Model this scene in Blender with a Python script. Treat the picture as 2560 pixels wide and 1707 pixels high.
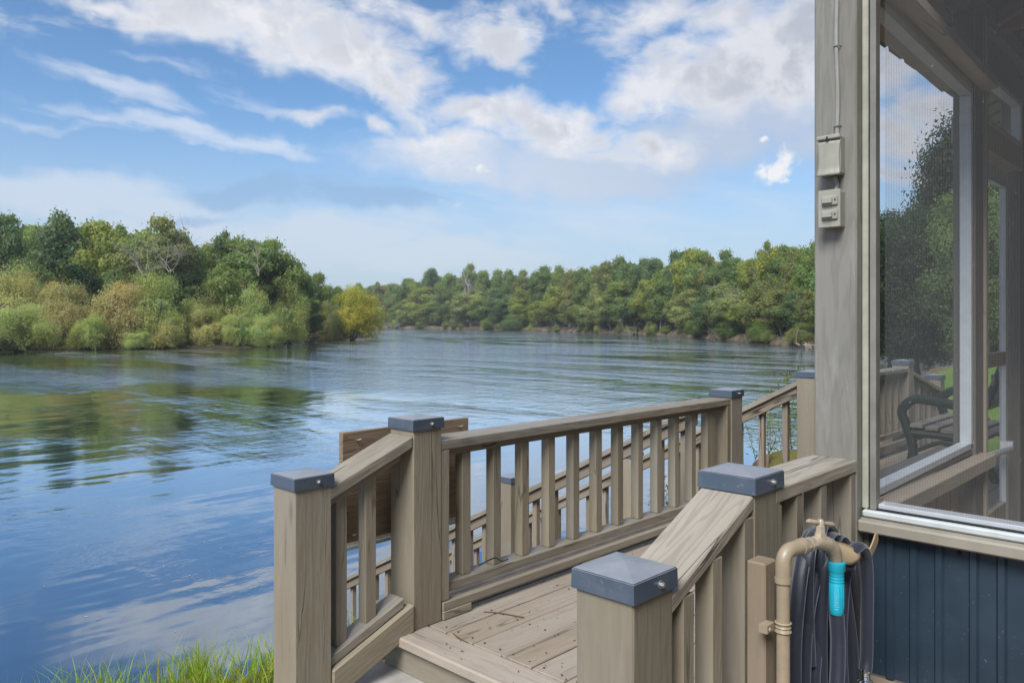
import bpy, bmesh, math, random
import numpy as np
from mathutils import Matrix, Vector
for o in list(bpy.data.objects): bpy.data.objects.remove(o)
scn = bpy.context.scene
COL = scn.collection
R_ = math.radians

# ------------------------------------------------------------------ camera
# world axes: X runs along the deck boards, Y runs towards the river, deck surface at z = 0
EYE = 1.16
FOC = 1949.0                       # focal length in pixels of the 2560 px wide photograph
HEAD = math.atan2(1872.0, FOC)     # heading between the X axis and the view direction
cd = bpy.data.cameras.new('camera'); cam = bpy.data.objects.new('camera', cd); COL.objects.link(cam)
cam.location = (0, 0, EYE); cam.rotation_euler = (R_(90), 0, HEAD - R_(90))
cd.sensor_fit = 'HORIZONTAL'; cd.sensor_width = 36.0; cd.lens = FOC / 2560 * 36.0
cd.shift_y = -51.5 / 2560; cd.clip_start = 0.05; cd.clip_end = 6000
scn.camera = cam
scn.view_settings.view_transform = 'Standard'; scn.view_settings.look = 'None'
scn.view_settings.exposure = 0.15; scn.view_settings.gamma = 1.0
scn.cycles.use_denoising = True
scn.cycles.max_bounces = 8; scn.cycles.transparent_max_bounces = 12
scn.cycles.caustics_reflective = False; scn.cycles.caustics_refractive = False
scn.cycles.sample_clamp_indirect = 6

FX, FY = math.cos(HEAD), math.sin(HEAD)       # forward
RX, RY = math.sin(HEAD), -math.cos(HEAD)      # right
ZW = -2.6                                     # water level
def ground_pt(px, depth, z=0.0):
    l = (px - 1280) / FOC * depth
    return Vector((FX*depth + RX*l, FY*depth + RY*l, z))
def shore_pt(px, py):                         # a point of the water surface
    return ground_pt(px, FOC*(EYE-ZW)/(py-802.0), ZW)
def on_y(px, py, Y):                          # a point of the upright plane y = Y
    k = (px-1280)/FOC
    u = (Y*(RY-k*FY))/(k*FX-RX)
    d = u*FX + Y*FY
    return Vector((u, Y, EYE-(py-802.0)*d/FOC))
def on_x(px, py, X):
    k = (px-1280)/FOC
    v = (X*(RX-k*FX))/(k*FY-RY)
    d = X*FX + v*FY
    return Vector((X, v, EYE-(py-802.0)*d/FOC))

# ------------------------------------------------------------------ sky and sun
SUN_EL, SUN_AZ = R_(46), math.atan2(-0.34, -1.0)     # azimuth (from +X) of the direction towards the sun
w = bpy.data.worlds.new('World'); scn.world = w; w.use_nodes = True
def build_world():
    nt = w.node_tree; nt.nodes.clear(); N, L = nt.nodes, nt.links
    out = N.new('ShaderNodeOutputWorld')
    def math_(op, a, b=None, c=None, clamp=False):
        n = N.new('ShaderNodeMath'); n.operation = op; n.use_clamp = clamp
        for i, v in enumerate((a, b, c)):
            if v is None: continue
            if isinstance(v, (int, float)): n.inputs[i].default_value = v
            else: L.new(v, n.inputs[i])
        return n.outputs[0]
    def smooth(v, a, b, lo=0.0, hi=1.0):
        n = N.new('ShaderNodeMapRange'); n.interpolation_type = 'SMOOTHSTEP'
        L.new(v, n.inputs[0])
        for i, x in enumerate((a, b, lo, hi)): n.inputs[i+1].default_value = x
        return n.outputs[0]
    def mixc(f, a, b):
        n = N.new('ShaderNodeMix'); n.data_type = 'RGBA'
        if isinstance(f, (int, float)): n.inputs[0].default_value = f
        else: L.new(f, n.inputs[0])
        for i, v in ((6, a), (7, b)):
            if isinstance(v, tuple): n.inputs[i].default_value = (*v, 1)
            else: L.new(v, n.inputs[i])
        return n.outputs[2]
    tc = N.new('ShaderNodeTexCoord')
    sep = N.new('ShaderNodeSeparateXYZ'); L.new(tc.outputs['Generated'], sep.inputs[0])
    x, y, z = sep.outputs
    zc = math_('MAXIMUM', z, 0.0)
    # azimuth from the heading, elevation: both in degrees
    c, s = math.cos(HEAD), math.sin(HEAD)
    fx = math_('ADD', math_('MULTIPLY', x, c), math_('MULTIPLY', y, s))
    rx = math_('SUBTRACT', math_('MULTIPLY', x, s), math_('MULTIPLY', y, c))
    az = math_('MULTIPLY', math_('ARCTAN2', rx, fx), 57.2958)
    el = math_('MULTIPLY', math_('ARCSINE', z), 57.2958)
    comb = N.new('ShaderNodeCombineXYZ'); L.new(az, comb.inputs[0]); L.new(el, comb.inputs[1])
    # cloud-plane coordinates
    den = math_('ADD', zc, 0.12)
    cp = N.new('ShaderNodeCombineXYZ')
    L.new(math_('DIVIDE', x, den), cp.inputs[0]); L.new(math_('DIVIDE', y, den), cp.inputs[1])
    def noise(vec, sc, det=6, rough=0.55, dist=0.0, scale3=None, off=(0, 0, 0)):
        if scale3 or any(off):
            m = N.new('ShaderNodeMapping'); L.new(vec, m.inputs[0])
            m.inputs['Scale'].default_value = scale3 or (1, 1, 1); m.inputs['Location'].default_value = off
            vec = m.outputs[0]
        n = N.new('ShaderNodeTexNoise'); L.new(vec, n.inputs['Vector'])
        n.inputs['Scale'].default_value = sc; n.inputs['Detail'].default_value = det
        n.inputs['Roughness'].default_value = rough; n.inputs['Distortion'].default_value = dist
        return n
    wob = noise(comb.outputs[0], 0.16, 4, 0.55)
    sub = N.new('ShaderNodeVectorMath'); sub.operation = 'SUBTRACT'; L.new(wob.outputs['Color'], sub.inputs[0]); sub.inputs[1].default_value = (.5, .5, .5)
    scl = N.new('ShaderNodeVectorMath'); scl.operation = 'MULTIPLY'; L.new(sub.outputs[0], scl.inputs[0]); scl.inputs[1].default_value = (9, 4.5, 0)
    wp = N.new('ShaderNodeVectorMath'); wp.operation = 'ADD'; L.new(comb.outputs[0], wp.inputs[0]); L.new(scl.outputs[0], wp.inputs[1])
    wv = wp.outputs[0]
    def ang(px, py):
        k, m = (px-1280)/FOC, (802-py)/FOC
        return math.degrees(math.atan(k)), math.degrees(math.atan(m/math.hypot(1, k)))
    def blobs(lst, vec):
        acc = None
        for (px, py, hw, hh, rot, a) in lst:
            A, E_ = ang(px, py); kk = 57.3/FOC/(1+((px-1280)/FOC)**2)
            m = N.new('ShaderNodeMapping'); m.vector_type = 'TEXTURE'; L.new(vec, m.inputs[0])
            m.inputs['Location'].default_value = (A, E_, 0); m.inputs['Rotation'].default_value = (0, 0, R_(rot))
            m.inputs['Scale'].default_value = (hw*kk*1.3, hh*kk*1.3, 1000)
            g = N.new('ShaderNodeTexGradient'); g.gradient_type = 'SPHERICAL'; L.new(m.outputs[0], g.inputs[0])
            v = math_('MULTIPLY', g.outputs['Fac'], a)
            acc = v if acc is None else math_('MAXIMUM', acc, v)
        return acc
    # (photo x, photo y, half width, half height, tilt anticlockwise, density)
    cumulus = [(640, 60, 440, 95, -8, 1.1), (330, 20, 350, 50, -4, .9), (860, 95, 340, 115, -22, 1.25), (980, 190, 230, 80, -38, 1.2), (1060, 250, 90, 40, -45, .9),
               (1230, 85, 150, 75, -12, 1.25), (1370, 30, 90, 40, -30, .85), (1000, 20, 260, 60, -20, .8),
               (1180, 290, 210, 65, -8, 1.15), (1400, 320, 300, 75, -12, 1.25), (1640, 360, 170, 45, -10, 1.1), (1100, 350, 190, 60, 0, .8),
               (1640, 190, 260, 80, 28, 1.1), (1890, 150, 290, 170, 12, 1.45), (1990, 60, 260, 130, 0, 1.3), (1750, 30, 380, 80, 0, 1.1), (1980, 220, 150, 110, 0, 1.2), (2150, 120, 220, 190, 0, 1.1), (2260, 300, 200, 110, 10, 1.2), (2330, 430, 180, 60, 0, 1.0), (2230, 420, 120, 50, 0, .9),
               (790, 275, 140, 26, -6, .95), (930, 300, 110, 28, -10, .85), (1370, 20, 160, 40, 0, .6), (60, 40, 260, 60, 10, .55)]
    small = [(1940, 422, 62, 36, 10, 1.3), (1878, 440, 50, 40, -50, .95), (1893, 372, 20, 12, 10, 1.1), (1160, 412, 100, 18, 3, .6), (1090, 450, 70, 16, -5, .5), (1110, 512, 60, 12, -8, .45)]
    cirrus = [(300, 210, 250, 40, -14, 1.0), (470, 320, 420, 30, -5, 1.0), (700, 360, 170, 38, -9, 1.1), (130, 300, 260, 26, 0, .7), (400, 150, 200, 20, -8, .6), (620, 240, 220, 30, -10, .5)]
    veil = [(200, 500, 560, 70, 0, 1.0), (150, 470, 420, 60, 0, 1.0), (820, 590, 420, 70, 3, 1.0), (1050, 640, 500, 60, 0, .9), (1000, 480, 200, 26, -4, .3), (450, 560, 420, 60, 0, .8), (1500, 560, 700, 120, 0, .55)]
    gap = [(640, 480, 260, 42, 2, 1.2), (900, 500, 260, 46, -3, 1.0), (480, 545, 160, 22, 6, .8)]
    fib = noise(cp.outputs[0], 1.7, 9, 0.62, 0.4)
    fine = noise(comb.outputs[0], 0.25, 11, 0.60, 0.5, scale3=(1, 1.9, 1))
    nz = math_('ADD', math_('MULTIPLY', fib.outputs['Fac'], 0.35), math_('MULTIPLY', fine.outputs['Fac'], 0.75))
    fine2 = noise(comb.outputs[0], 0.75, 8, 0.6, 0.6)
    def dens(lst, lo, hi, nw=1.0, nz=nz):
        b = blobs(lst, wv)
        d = math_('ADD', b, math_('MULTIPLY', math_('SUBTRACT', nz, 0.55), nw))
        on = smooth(b, 0.02, 0.22)
        return math_('MULTIPLY', smooth(d, lo, hi), on), d
    grey = [(1150, 400, 280, 75, -4, 1.0), (1450, 430, 360, 85, -6, 1.0), (1760, 340, 280, 120, 10, 1.1), (1930, 260, 280, 150, 0, 1.2), (1960, 120, 200, 110, 0, .9), (560, 100, 300, 50, -8, .8), (820, 130, 320, 60, -22, .9), (2100, 350, 260, 90, 0, .9)]
    gr = smooth(math_('ADD', blobs(grey, wv), math_('MULTIPLY', math_('SUBTRACT', nz, 0.55), 0.9)), 0.05, 0.75)
    cu, cud = dens(cumulus, 0.20, 0.95, 1.9)
    sm, smd = dens(small, 0.26, 1.05, 2.2, math_('ADD', fine2.outputs['Fac'], 0.05))
    # long streaks for the cirrus
    st = noise(comb.outputs[0], 0.35, 7, 0.6, 0.2, scale3=(0.35, 2.2, 1))
    rotm = N.new('ShaderNodeMapping'); L.new(comb.outputs[0], rotm.inputs[0]); rotm.inputs['Rotation'].default_value = (0, 0, R_(9)); L.new(rotm.outputs[0], st.inputs['Vector'].links[0].from_node.inputs[0])
    ci_b = blobs(cirrus, wv)
    ci = math_('MULTIPLY', smooth(math_('ADD', ci_b, math_('MULTIPLY', math_('SUBTRACT', st.outputs['Fac'], 0.5), 1.6)), 0.15, 0.95), smooth(ci_b, 0.02, 0.3))
    ve_b = blobs(veil, wv)
    ga = smooth(math_('ADD', blobs(gap, wv), math_('MULTIPLY', math_('SUBTRACT', st.outputs['Fac'], 0.5), 1.5)), 0.25, 0.75)
    ve = math_('MULTIPLY', smooth(math_('ADD', ve_b, math_('MULTIPLY', math_('SUBTRACT', st.outputs['Fac'], 0.5), 0.9)), 0.1, 0.75), 0.85)
    # unseen rest of the sky: bright clouds added as fill light, weaker rightwards
    gen = smooth(noise(cp.outputs[0], 0.9, 8, 0.6, 0.3, off=(3.1, 1.7, 0)).outputs['Fac'], 0.42, 0.62)
    side = math_('MAXIMUM', math_('MULTIPLY', smooth(math_('ABSOLUTE', az), 34, 46), smooth(az, 60, 0, 0.45, 1.0)), smooth(el, 25, 36))
    sky = N.new('ShaderNodeTexSky'); sky.sky_type = 'NISHITA'; sky.sun_disc = False
    sky.sun_elevation = SUN_EL; sky.sun_rotation = math.pi/2 - SUN_AZ
    sky.air_density = 1.0; sky.dust_density = 0.1; sky.ozone_density = 4.5; sky.altitude = 20
    bg = N.new('ShaderNodeBackground'); skt = N.new('ShaderNodeMix'); skt.data_type = 'RGBA'; skt.blend_type = 'MULTIPLY'; skt.inputs[0].default_value = 1.0; L.new(sky.outputs[0], skt.inputs[6]); skt.inputs[7].default_value = (0.82, 0.97, 1.04, 1); L.new(skt.outputs[2], bg.inputs[0]); bg.inputs[1].default_value = 0.125
    # cloud colours
    low = smooth(el, 16, 0.5)                                     # pale air towards the horizon
    haze_a = math_('MULTIPLY', low, 0.82)
    shade = smooth(cud, 0.35, 1.15)
    lit = noise(comb.outputs[0], 0.30, 9, 0.6, 0.3, off=(0.5, -0.7, 0))
    greyer = math_('MULTIPLY', math_('ADD', math_('MULTIPLY', smooth(az, 2, 28), 0.5), math_('MULTIPLY', smooth(lit.outputs['Fac'], 0.62, 0.42), 0.6)), shade)
    cuc = mixc(greyer, mixc(smooth(az, 20, 36), (0.80, 0.80, 0.83), (0.80, 0.74, 0.70)), (0.46, 0.49, 0.56))
    cuc = mixc(smooth(el, 12, 6), cuc, (0.60, 0.67, 0.78))
    vec_ = mixc(smooth(el, 3, 12), (0.62, 0.68, 0.76), (0.66, 0.72, 0.81))
    def layer(prev, fac, colr, strength=1.0):
        b = N.new('ShaderNodeBackground'); b.inputs[1].default_value = strength
        if isinstance(colr, tuple): b.inputs[0].default_value = (*colr, 1)
        else: L.new(colr, b.inputs[0])
        m = N.new('ShaderNodeMixShader'); L.new(fac, m.inputs[0]); L.new(prev, m.inputs[1]); L.new(b.outputs[0], m.inputs[2])
        return m.outputs[0]
    sh = layer(bg.outputs[0], haze_a, (0.45, 0.53, 0.64))
    sh = layer(sh, math_('MULTIPLY', ve, 0.75), vec_)
    sh = layer(sh, math_('MULTIPLY', ga, 0.62), (0.27, 0.43, 0.66))
    sh = layer(sh, math_('MULTIPLY', gr, 0.82), mixc(smooth(az, -12, 18), (0.66, 0.71, 0.80), (0.50, 0.56, 0.67)))
    sh = layer(sh, math_('MULTIPLY', ci, 0.62), (0.72, 0.77, 0.86))
    sh = layer(sh, math_('MULTIPLY', cu, 0.92), cuc)
    sh = layer(sh, math_('MULTIPLY', sm, 0.9), (0.86, 0.85, 0.85))
    sh = layer(sh, math_('MULTIPLY', math_('MULTIPLY', gen, side), 0.9), (1.0, 1.0, 1.02))
    L.new(sh, out.inputs[0])
build_world()
w.cycles.sampling_method = 'MANUAL'; w.cycles.sample_map_resolution = 1024
sd = bpy.data.lights.new('sun', 'SUN'); so = bpy.data.objects.new('sun', sd); COL.objects.link(so)
sd.energy = 4.2; sd.angle = R_(28); sd.color = (1.0, 0.98, 0.95)
sdir = Vector((math.cos(SUN_EL)*math.cos(SUN_AZ), math.cos(SUN_EL)*math.sin(SUN_AZ), math.sin(SUN_EL)))
so.rotation_euler = sdir.to_track_quat('Z', 'Y').to_euler()

# ------------------------------------------------------------------ helpers
MW = {}
def tag(o, label=None, cat=None, group=None, kind=None):
    if label: o['label'] = label
    if cat: o['category'] = cat
    if group: o['group'] = group
    if kind: o['kind'] = kind
    return o
def place(o, M, parent=None):
    MW[o] = M
    if parent is not None:
        o.parent = parent; o.matrix_local = MW[parent].inverted() @ M
    else:
        o.matrix_world = M
    return o
def empty(name, loc, label, cat, group=None, kind=None):
    o = bpy.data.objects.new(name, None); COL.objects.link(o); o.empty_display_size = .1
    place(o, Matrix.Translation(Vector(loc))); o.location = loc
    return tag(o, label, cat, group, kind)
def mesh_obj(name, verts, faces, mat, parent=None, M=None, smooth=False):
    me = bpy.data.meshes.new(name); me.from_pydata([tuple(v) for v in verts], [], [tuple(f) for f in faces]); me.update()
    if mat: me.materials.append(mat)
    if smooth: me.polygons.foreach_set('use_smooth', [True]*len(me.polygons))
    o = bpy.data.objects.new(name, me); COL.objects.link(o)
    place(o, M or Matrix.Identity(4), parent)
    return o
def bm_obj(name, bm, mat, parent=None, M=None, smooth=False):
    me = bpy.data.meshes.new(name); bm.to_mesh(me); bm.free()
    for m_ in (mat if isinstance(mat, (list, tuple)) else [mat]): me.materials.append(m_)
    if smooth: me.polygons.foreach_set('use_smooth', [True]*len(me.polygons))
    o = bpy.data.objects.new(name, me); COL.objects.link(o)
    place(o, M or Matrix.Identity(4), parent)
    return o
HEX = [(0, 3, 2, 1), (4, 5, 6, 7), (0, 1, 5, 4), (1, 2, 6, 5), (2, 3, 7, 6), (3, 0, 4, 7)]
def add_hexa(bm, v8, bev=0.0):
    vs = [bm.verts.new(v) for v in v8]
    fs = [bm.faces.new([vs[i] for i in f]) for f in HEX]
    if bev > 0:
        es = list({e for f in fs for e in f.edges})
        bmesh.ops.bevel(bm, geom=es, offset=bev, segments=1, affect='EDGES', clamp_overlap=True)
def frame(c, xdir, ydir=None):
    x = Vector(xdir).normalized(); z0 = Vector((0, 0, 1)) if abs(x.z) < .9 else Vector((0, 1, 0))
    y = z0.cross(x).normalized(); z = x.cross(y)
    M = Matrix.Identity(4)
    for i in range(3): M[i][0], M[i][1], M[i][2], M[i][3] = x[i], y[i], z[i], c[i]
    return M
def hexa(name, v8, xdir, mat, parent, bev=.003):
    """a board given by eight world corners (4 below, 4 above), its own X axis along the grain"""
    v8 = [Vector(v) for v in v8]; c = sum(v8, Vector())/8; M = frame(c, xdir); Mi = M.inverted()
    bm = bmesh.new(); add_hexa(bm, [Mi @ v for v in v8], bev); bmesh.ops.recalc_face_normals(bm, faces=bm.faces)
    return bm_obj(name, bm, mat, parent, M)
def box(name, x0, x1, y0, y1, z0, z1, mat, parent, axis='x', bev=.003):
    v8 = [(x0, y0, z0), (x1, y0, z0), (x1, y1, z0), (x0, y1, z0), (x0, y0, z1), (x1, y0, z1), (x1, y1, z1), (x0, y1, z1)]
    return hexa(name, v8, {'x': (1, 0, 0), 'y': (0, 1, 0), 'z': (0, 0, 1)}[axis], mat, parent, bev)
def beam(name, p0, p1, wd, th, mat, parent, bev=.003):
    """board with plumb-cut ends: p0 -> p1 is the middle of its top face, th measured straight down"""
    p0, p1 = Vector(p0), Vector(p1); d = p1-p0; s = Vector((-d.y, d.x, 0)).normalized()*(wd/2); t = Vector((0, 0, th))
    v8 = [p0-s-t, p1-s-t, p1+s-t, p0+s-t, p0-s, p1-s, p1+s, p0+s]
    return hexa(name, v8, d, mat, parent, bev)
def tube_vf(pts, rad, n=10, flat=None, cap=True, base=0):
    """swept tube; flat = (ratio) squeezes the section"""
    pts = [Vector(p) for p in pts]; k = len(pts)
    if not hasattr(rad, '__len__'): rad = [rad]*k
    vs, fs = [], []; prev = None
    for i, p in enumerate(pts):
        t = (pts[min(i+1, k-1)]-pts[max(i-1, 0)]).normalized()
        if prev is None:
            a = t.cross(Vector((0, 0, 1)) if abs(t.z) < .9 else Vector((1, 0, 0))).normalized()
        else:
            a = (prev - t*prev.dot(t)).normalized()
        prev = a; b = t.cross(a)
        for j in range(n):
            an = 2*math.pi*j/n
            vs.append(p + a*math.cos(an)*rad[i]*(flat[0] if flat else 1) + b*math.sin(an)*rad[i]*(flat[1] if flat else 1))
    for i in range(k-1):
        for j in range(n):
            fs.append((base+i*n+j, base+i*n+(j+1) % n, base+(i+1)*n+(j+1) % n, base+(i+1)*n+j))
    if cap:
        fs.append(tuple(base+j for j in reversed(range(n)))); fs.append(tuple(base+(k-1)*n+j for j in range(n)))
    return vs, fs
class MB:
    def __init__(s): s.v, s.f = [], []
    def tube(s, pts, rad, n=10, flat=None, cap=True):
        v, f = tube_vf(pts, rad, n, flat, cap, len(s.v)); s.v += v; s.f += f; return s
    def lathe(s, c, axis, prof, n=16):
        c = Vector(c); ax = Vector(axis).normalized()
        return s.tube_prof([c+ax*h for h, r in prof], [r for h, r in prof], ax, n)
    def tube_prof(s, pts, rad, ax, n):
        a = ax.cross(Vector((0, 0, 1)) if abs(ax.z) < .9 else Vector((1, 0, 0))).normalized(); b = ax.cross(a); base = len(s.v)
        for p, r in zip(pts, rad):
            for j in range(n):
                an = 2*math.pi*j/n; s.v.append(p+a*math.cos(an)*r+b*math.sin(an)*r)
        for i in range(len(pts)-1):
            for j in range(n): s.f.append((base+i*n+j, base+i*n+(j+1) % n, base+(i+1)*n+(j+1) % n, base+(i+1)*n+j))
        s.f.append(tuple(base+j for j in reversed(range(n)))); s.f.append(tuple(base+(len(pts)-1)*n+j for j in range(n)))
        return s
    def box(s, x0, x1, y0, y1, z0, z1):
        b = len(s.v)
        s.v += [Vector(v) for v in ((x0, y0, z0), (x1, y0, z0), (x1, y1, z0), (x0, y1, z0), (x0, y0, z1), (x1, y0, z1), (x1, y1, z1), (x0, y1, z1))]
        s.f += [tuple(b+i for i in f) for f in HEX]; return s
    def build(s, name, mat, parent=None, smooth=True, M=None):
        if M is not None:
            Mi = M.inverted(); s.v = [Mi @ Vector(v) for v in s.v]
        elif parent is not None:
            M = MW[parent].copy(); Mi = M.inverted(); s.v = [Mi @ Vector(v) for v in s.v]
        o = mesh_obj(name, s.v, s.f, mat, parent, M)
        if smooth:
            o.data.polygons.foreach_set('use_smooth', [len(p.vertices) < 6 for p in o.data.polygons])
            try: o.data.set_sharp_from_angle(angle=R_(38))
            except Exception: pass
        return o
def spline(pts, n=8):
    """Catmull-Rom through the points"""
    P = [Vector(p) for p in pts]; P = [P[0]*2-P[1]] + P + [P[-1]*2-P[-2]]; out = []
    for i in range(1, len(P)-2):
        for k in range(n):
            t = k/n; a, b, c, d = P[i-1], P[i], P[i+1], P[i+2]
            out.append(.5*((2*b)+(c-a)*t+(2*a-5*b+4*c-d)*t*t+(3*b-a-3*c+d)*t**3))
    out.append(P[-2]); return out

# ------------------------------------------------------------------ materials
class MatB:
    def __init__(s, name):
        s.m = bpy.data.materials.new(name); s.m.use_nodes = True; nt = s.m.node_tree; nt.nodes.clear()
        s.N, s.L = nt.nodes, nt.links
        s.out = s.N.new('ShaderNodeOutputMaterial'); s.p = s.N.new('ShaderNodeBsdfPrincipled'); s.L.new(s.p.outputs[0], s.out.inputs[0])
    def set(s, **k):
        for a, v in k.items():
            i = s.p.inputs[a.replace('_', ' ')]
            if hasattr(v, 'is_linked'): s.L.new(v, i)
            else: i.default_value = (*v, 1) if isinstance(v, tuple) and len(v) == 3 and i.type == 'RGBA' else v
        return s
    def coord(s, kind='Object', scale=(1, 1, 1), rnd=True, rot=(0, 0, 0)):
        tc = s.N.new('ShaderNodeTexCoord'); v = tc.outputs[kind]
        if rnd:
            oi = s.N.new('ShaderNodeObjectInfo'); gi = s.N.new('ShaderNodeNewGeometry')
            a = s.math('ADD', oi.outputs['Random'], gi.outputs['Random Per Island'])
            k = s.N.new('ShaderNodeVectorMath'); k.operation = 'MULTIPLY'; s.L.new(a, k.inputs[0]); k.inputs[1].default_value = (17.3, 9.1, 23.7)
            ad = s.N.new('ShaderNodeVectorMath'); ad.operation = 'ADD'; s.L.new(v, ad.inputs[0]); s.L.new(k.outputs[0], ad.inputs[1]); v = ad.outputs[0]
        m = s.N.new('ShaderNodeMapping'); s.L.new(v, m.inputs[0]); m.inputs['Scale'].default_value = scale; m.inputs['Rotation'].default_value = rot
        return m.outputs[0]
    def noise(s, vec, sc=1, det=4, rough=.55, dist=0.0):
        n = s.N.new('ShaderNodeTexNoise'); s.L.new(vec, n.inputs['Vector'])
        n.inputs['Scale'].default_value = sc; n.inputs['Detail'].default_value = det; n.inputs['Roughness'].default_value = rough; n.inputs['Distortion'].default_value = dist
        return n.outputs['Fac']
    def math(s, op, a, b=None, clamp=False):
        n = s.N.new('ShaderNodeMath'); n.operation = op; n.use_clamp = clamp
        for i, v in enumerate((a, b)):
            if v is None: continue
            if isinstance(v, (int, float)): n.inputs[i].default_value = v
            else: s.L.new(v, n.inputs[i])
        return n.outputs[0]
    def mr(s, v, a, b, lo=0.0, hi=1.0):
        n = s.N.new('ShaderNodeMapRange'); n.interpolation_type = 'SMOOTHSTEP'; s.L.new(v, n.inputs[0])
        for i, x in enumerate((a, b, lo, hi)): n.inputs[i+1].default_value = x
        return n.outputs[0]
    def mix(s, f, a, b, mode='MIX'):
        n = s.N.new('ShaderNodeMix'); n.data_type = 'RGBA'; n.blend_type = mode
        if isinstance(f, (int, float)): n.inputs[0].default_value = f
        else: s.L.new(f, n.inputs[0])
        for i, v in ((6, a), (7, b)):
            if isinstance(v, tuple): n.inputs[i].default_value = (*v, 1)
            else: s.L.new(v, n.inputs[i])
        return n.outputs[2]
    def bump(s, h, strength=.3, dist=.002):
        n = s.N.new('ShaderNodeBump'); s.L.new(h, n.inputs['Height']); n.inputs['Strength'].default_value = strength; n.inputs['Distance'].default_value = dist
        s.L.new(n.outputs[0], s.p.inputs['Normal']); return s
def wood(name, c1, c2, worn, rough=.6, bump=.35, crack=1.0, wear=.35, knots=True, specks=0.0, ring=.12):
    m = MatB(name)
    grain = m.noise(m.coord(scale=(3, 85, 85)), 1, 5, .6)
    warp = m.noise(m.coord(scale=(1.3, 11, 11)), 1, 3, .5)
    rings = m.math('SINE', m.math('MULTIPLY', warp, 60))
    ringl = m.mr(rings, .2, 1.0)
    big = m.noise(m.coord(scale=(1.2, 6, 6)), 1, 4, .6)
    col = m.mix(m.mr(big, .3, .7), c1, c2)
    dk = tuple(x*.72 for x in c1)
    col = m.mix(m.math('MULTIPLY', ringl, ring), col, dk)
    col = m.mix(m.mr(grain, .52, .75, 0, .35), col, dk)
    col = m.mix(m.math('MULTIPLY', m.mr(m.noise(m.coord(scale=(4, 26, 26)), 1, 6, .65), .55, .72), wear), col, worn)
    # long drying cracks
    cn = m.noise(m.coord(scale=(.9, 17, 17)), 1, 2.5, .5)
    cm = m.noise(m.coord(scale=(.8, 6, 6)), 1, 1, .5)
    line = m.math('MULTIPLY', m.mr(m.math('ABSOLUTE', m.math('SUBTRACT', cn, .5)), .014, .004), m.mr(cm, .52, .60))
    line = m.math('MULTIPLY', line, crack)
    col = m.mix(line, col, (.035, .03, .025))
    if knots:
        vo = m.N.new('ShaderNodeTexVoronoi'); m.L.new(m.coord(scale=(2.2, 7, 7)), vo.inputs['Vector']); vo.inputs['Scale'].default_value = 1.0
        kn = m.mr(vo.outputs['Distance'], .13, .05)
        col = m.mix(m.math('MULTIPLY', kn, .55), col, tuple(x*.5 for x in c1))
    if specks:
        sp = m.noise(m.coord(scale=(30, 55, 55)), 1, 2, .5)
        col = m.mix(m.mr(sp, .70, .76, 0, specks), col, (.05, .04, .03))
        st = m.noise(m.coord(scale=(2.5, 5, 5)), 1, 5, .65)
        col = m.mix(m.mr(st, .5, .75, 0, .5), col, tuple(x*.62 for x in c2))
    oi = m.N.new('ShaderNodeObjectInfo'); hs = m.N.new('ShaderNodeHueSaturation'); m.L.new(col, hs.inputs['Color'])
    m.L.new(m.mr(oi.outputs['Random'], 0, 1, .86, 1.12), hs.inputs['Value']); m.L.new(m.mr(m.noise(m.coord(scale=(1, 1, 1)), .8, 2, .5), .3, .7, .85, 1.2), hs.inputs['Saturation']); col = hs.outputs[0]
    h = m.math('SUBTRACT', m.math('ADD', m.math('MULTIPLY', grain, .5), m.math('MULTIPLY', rings, .12)), m.math('MULTIPLY', line, 1.5))
    m.set(Base_Color=col, Roughness=rough); m.p.inputs['Specular IOR Level'].default_value = .35
    m.bump(h, bump, .004)
    return m.m
M_PAINT = wood('painted_wood', (.238, .204, .152), (.28, .248, .192), (.315, .29, .245), rough=.5, crack=.5, wear=.4, bump=.45)
M_RAIL = wood('weathered_rail_wood', (.262, .23, .18), (.345, .31, .258), (.175, .145, .11), rough=.5, bump=.7, wear=.5, ring=.42, crack=.8)
M_DECK = wood('weathered_deck_wood', (.31, .258, .20), (.385, .328, .265), (.225, .18, .138), rough=.7, bump=.45, wear=.35, specks=.6, crack=.45)
M_RAW = wood('bare_stair_wood', (.26, .205, .148), (.32, .26, .195), (.175, .13, .09), rough=.7, wear=.4)
M_STAIR = wood('stair_baluster_wood', (.235, .195, .145), (.28, .235, .18), (.17, .13, .095), rough=.6, wear=.4)
M_PLY = wood('bare_plywood', (.20, .135, .08), (.27, .19, .115), (.12, .08, .05), rough=.7, wear=.5, ring=.55, crack=.4)
M_DARK = wood('dark_porch_wood', (.15, .135, .115), (.18, .165, .14), (.12, .10, .085), rough=.6, crack=.4, wear=.2)
M_BROWN = wood('stained_rafter_wood', (.17, .09, .055), (.22, .12, .075), (.10, .06, .035), rough=.6)
M_PANEL = wood('tan_porch_boards', (.33, .28, .22), (.38, .33, .26), (.26, .215, .17), rough=.6)

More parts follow.
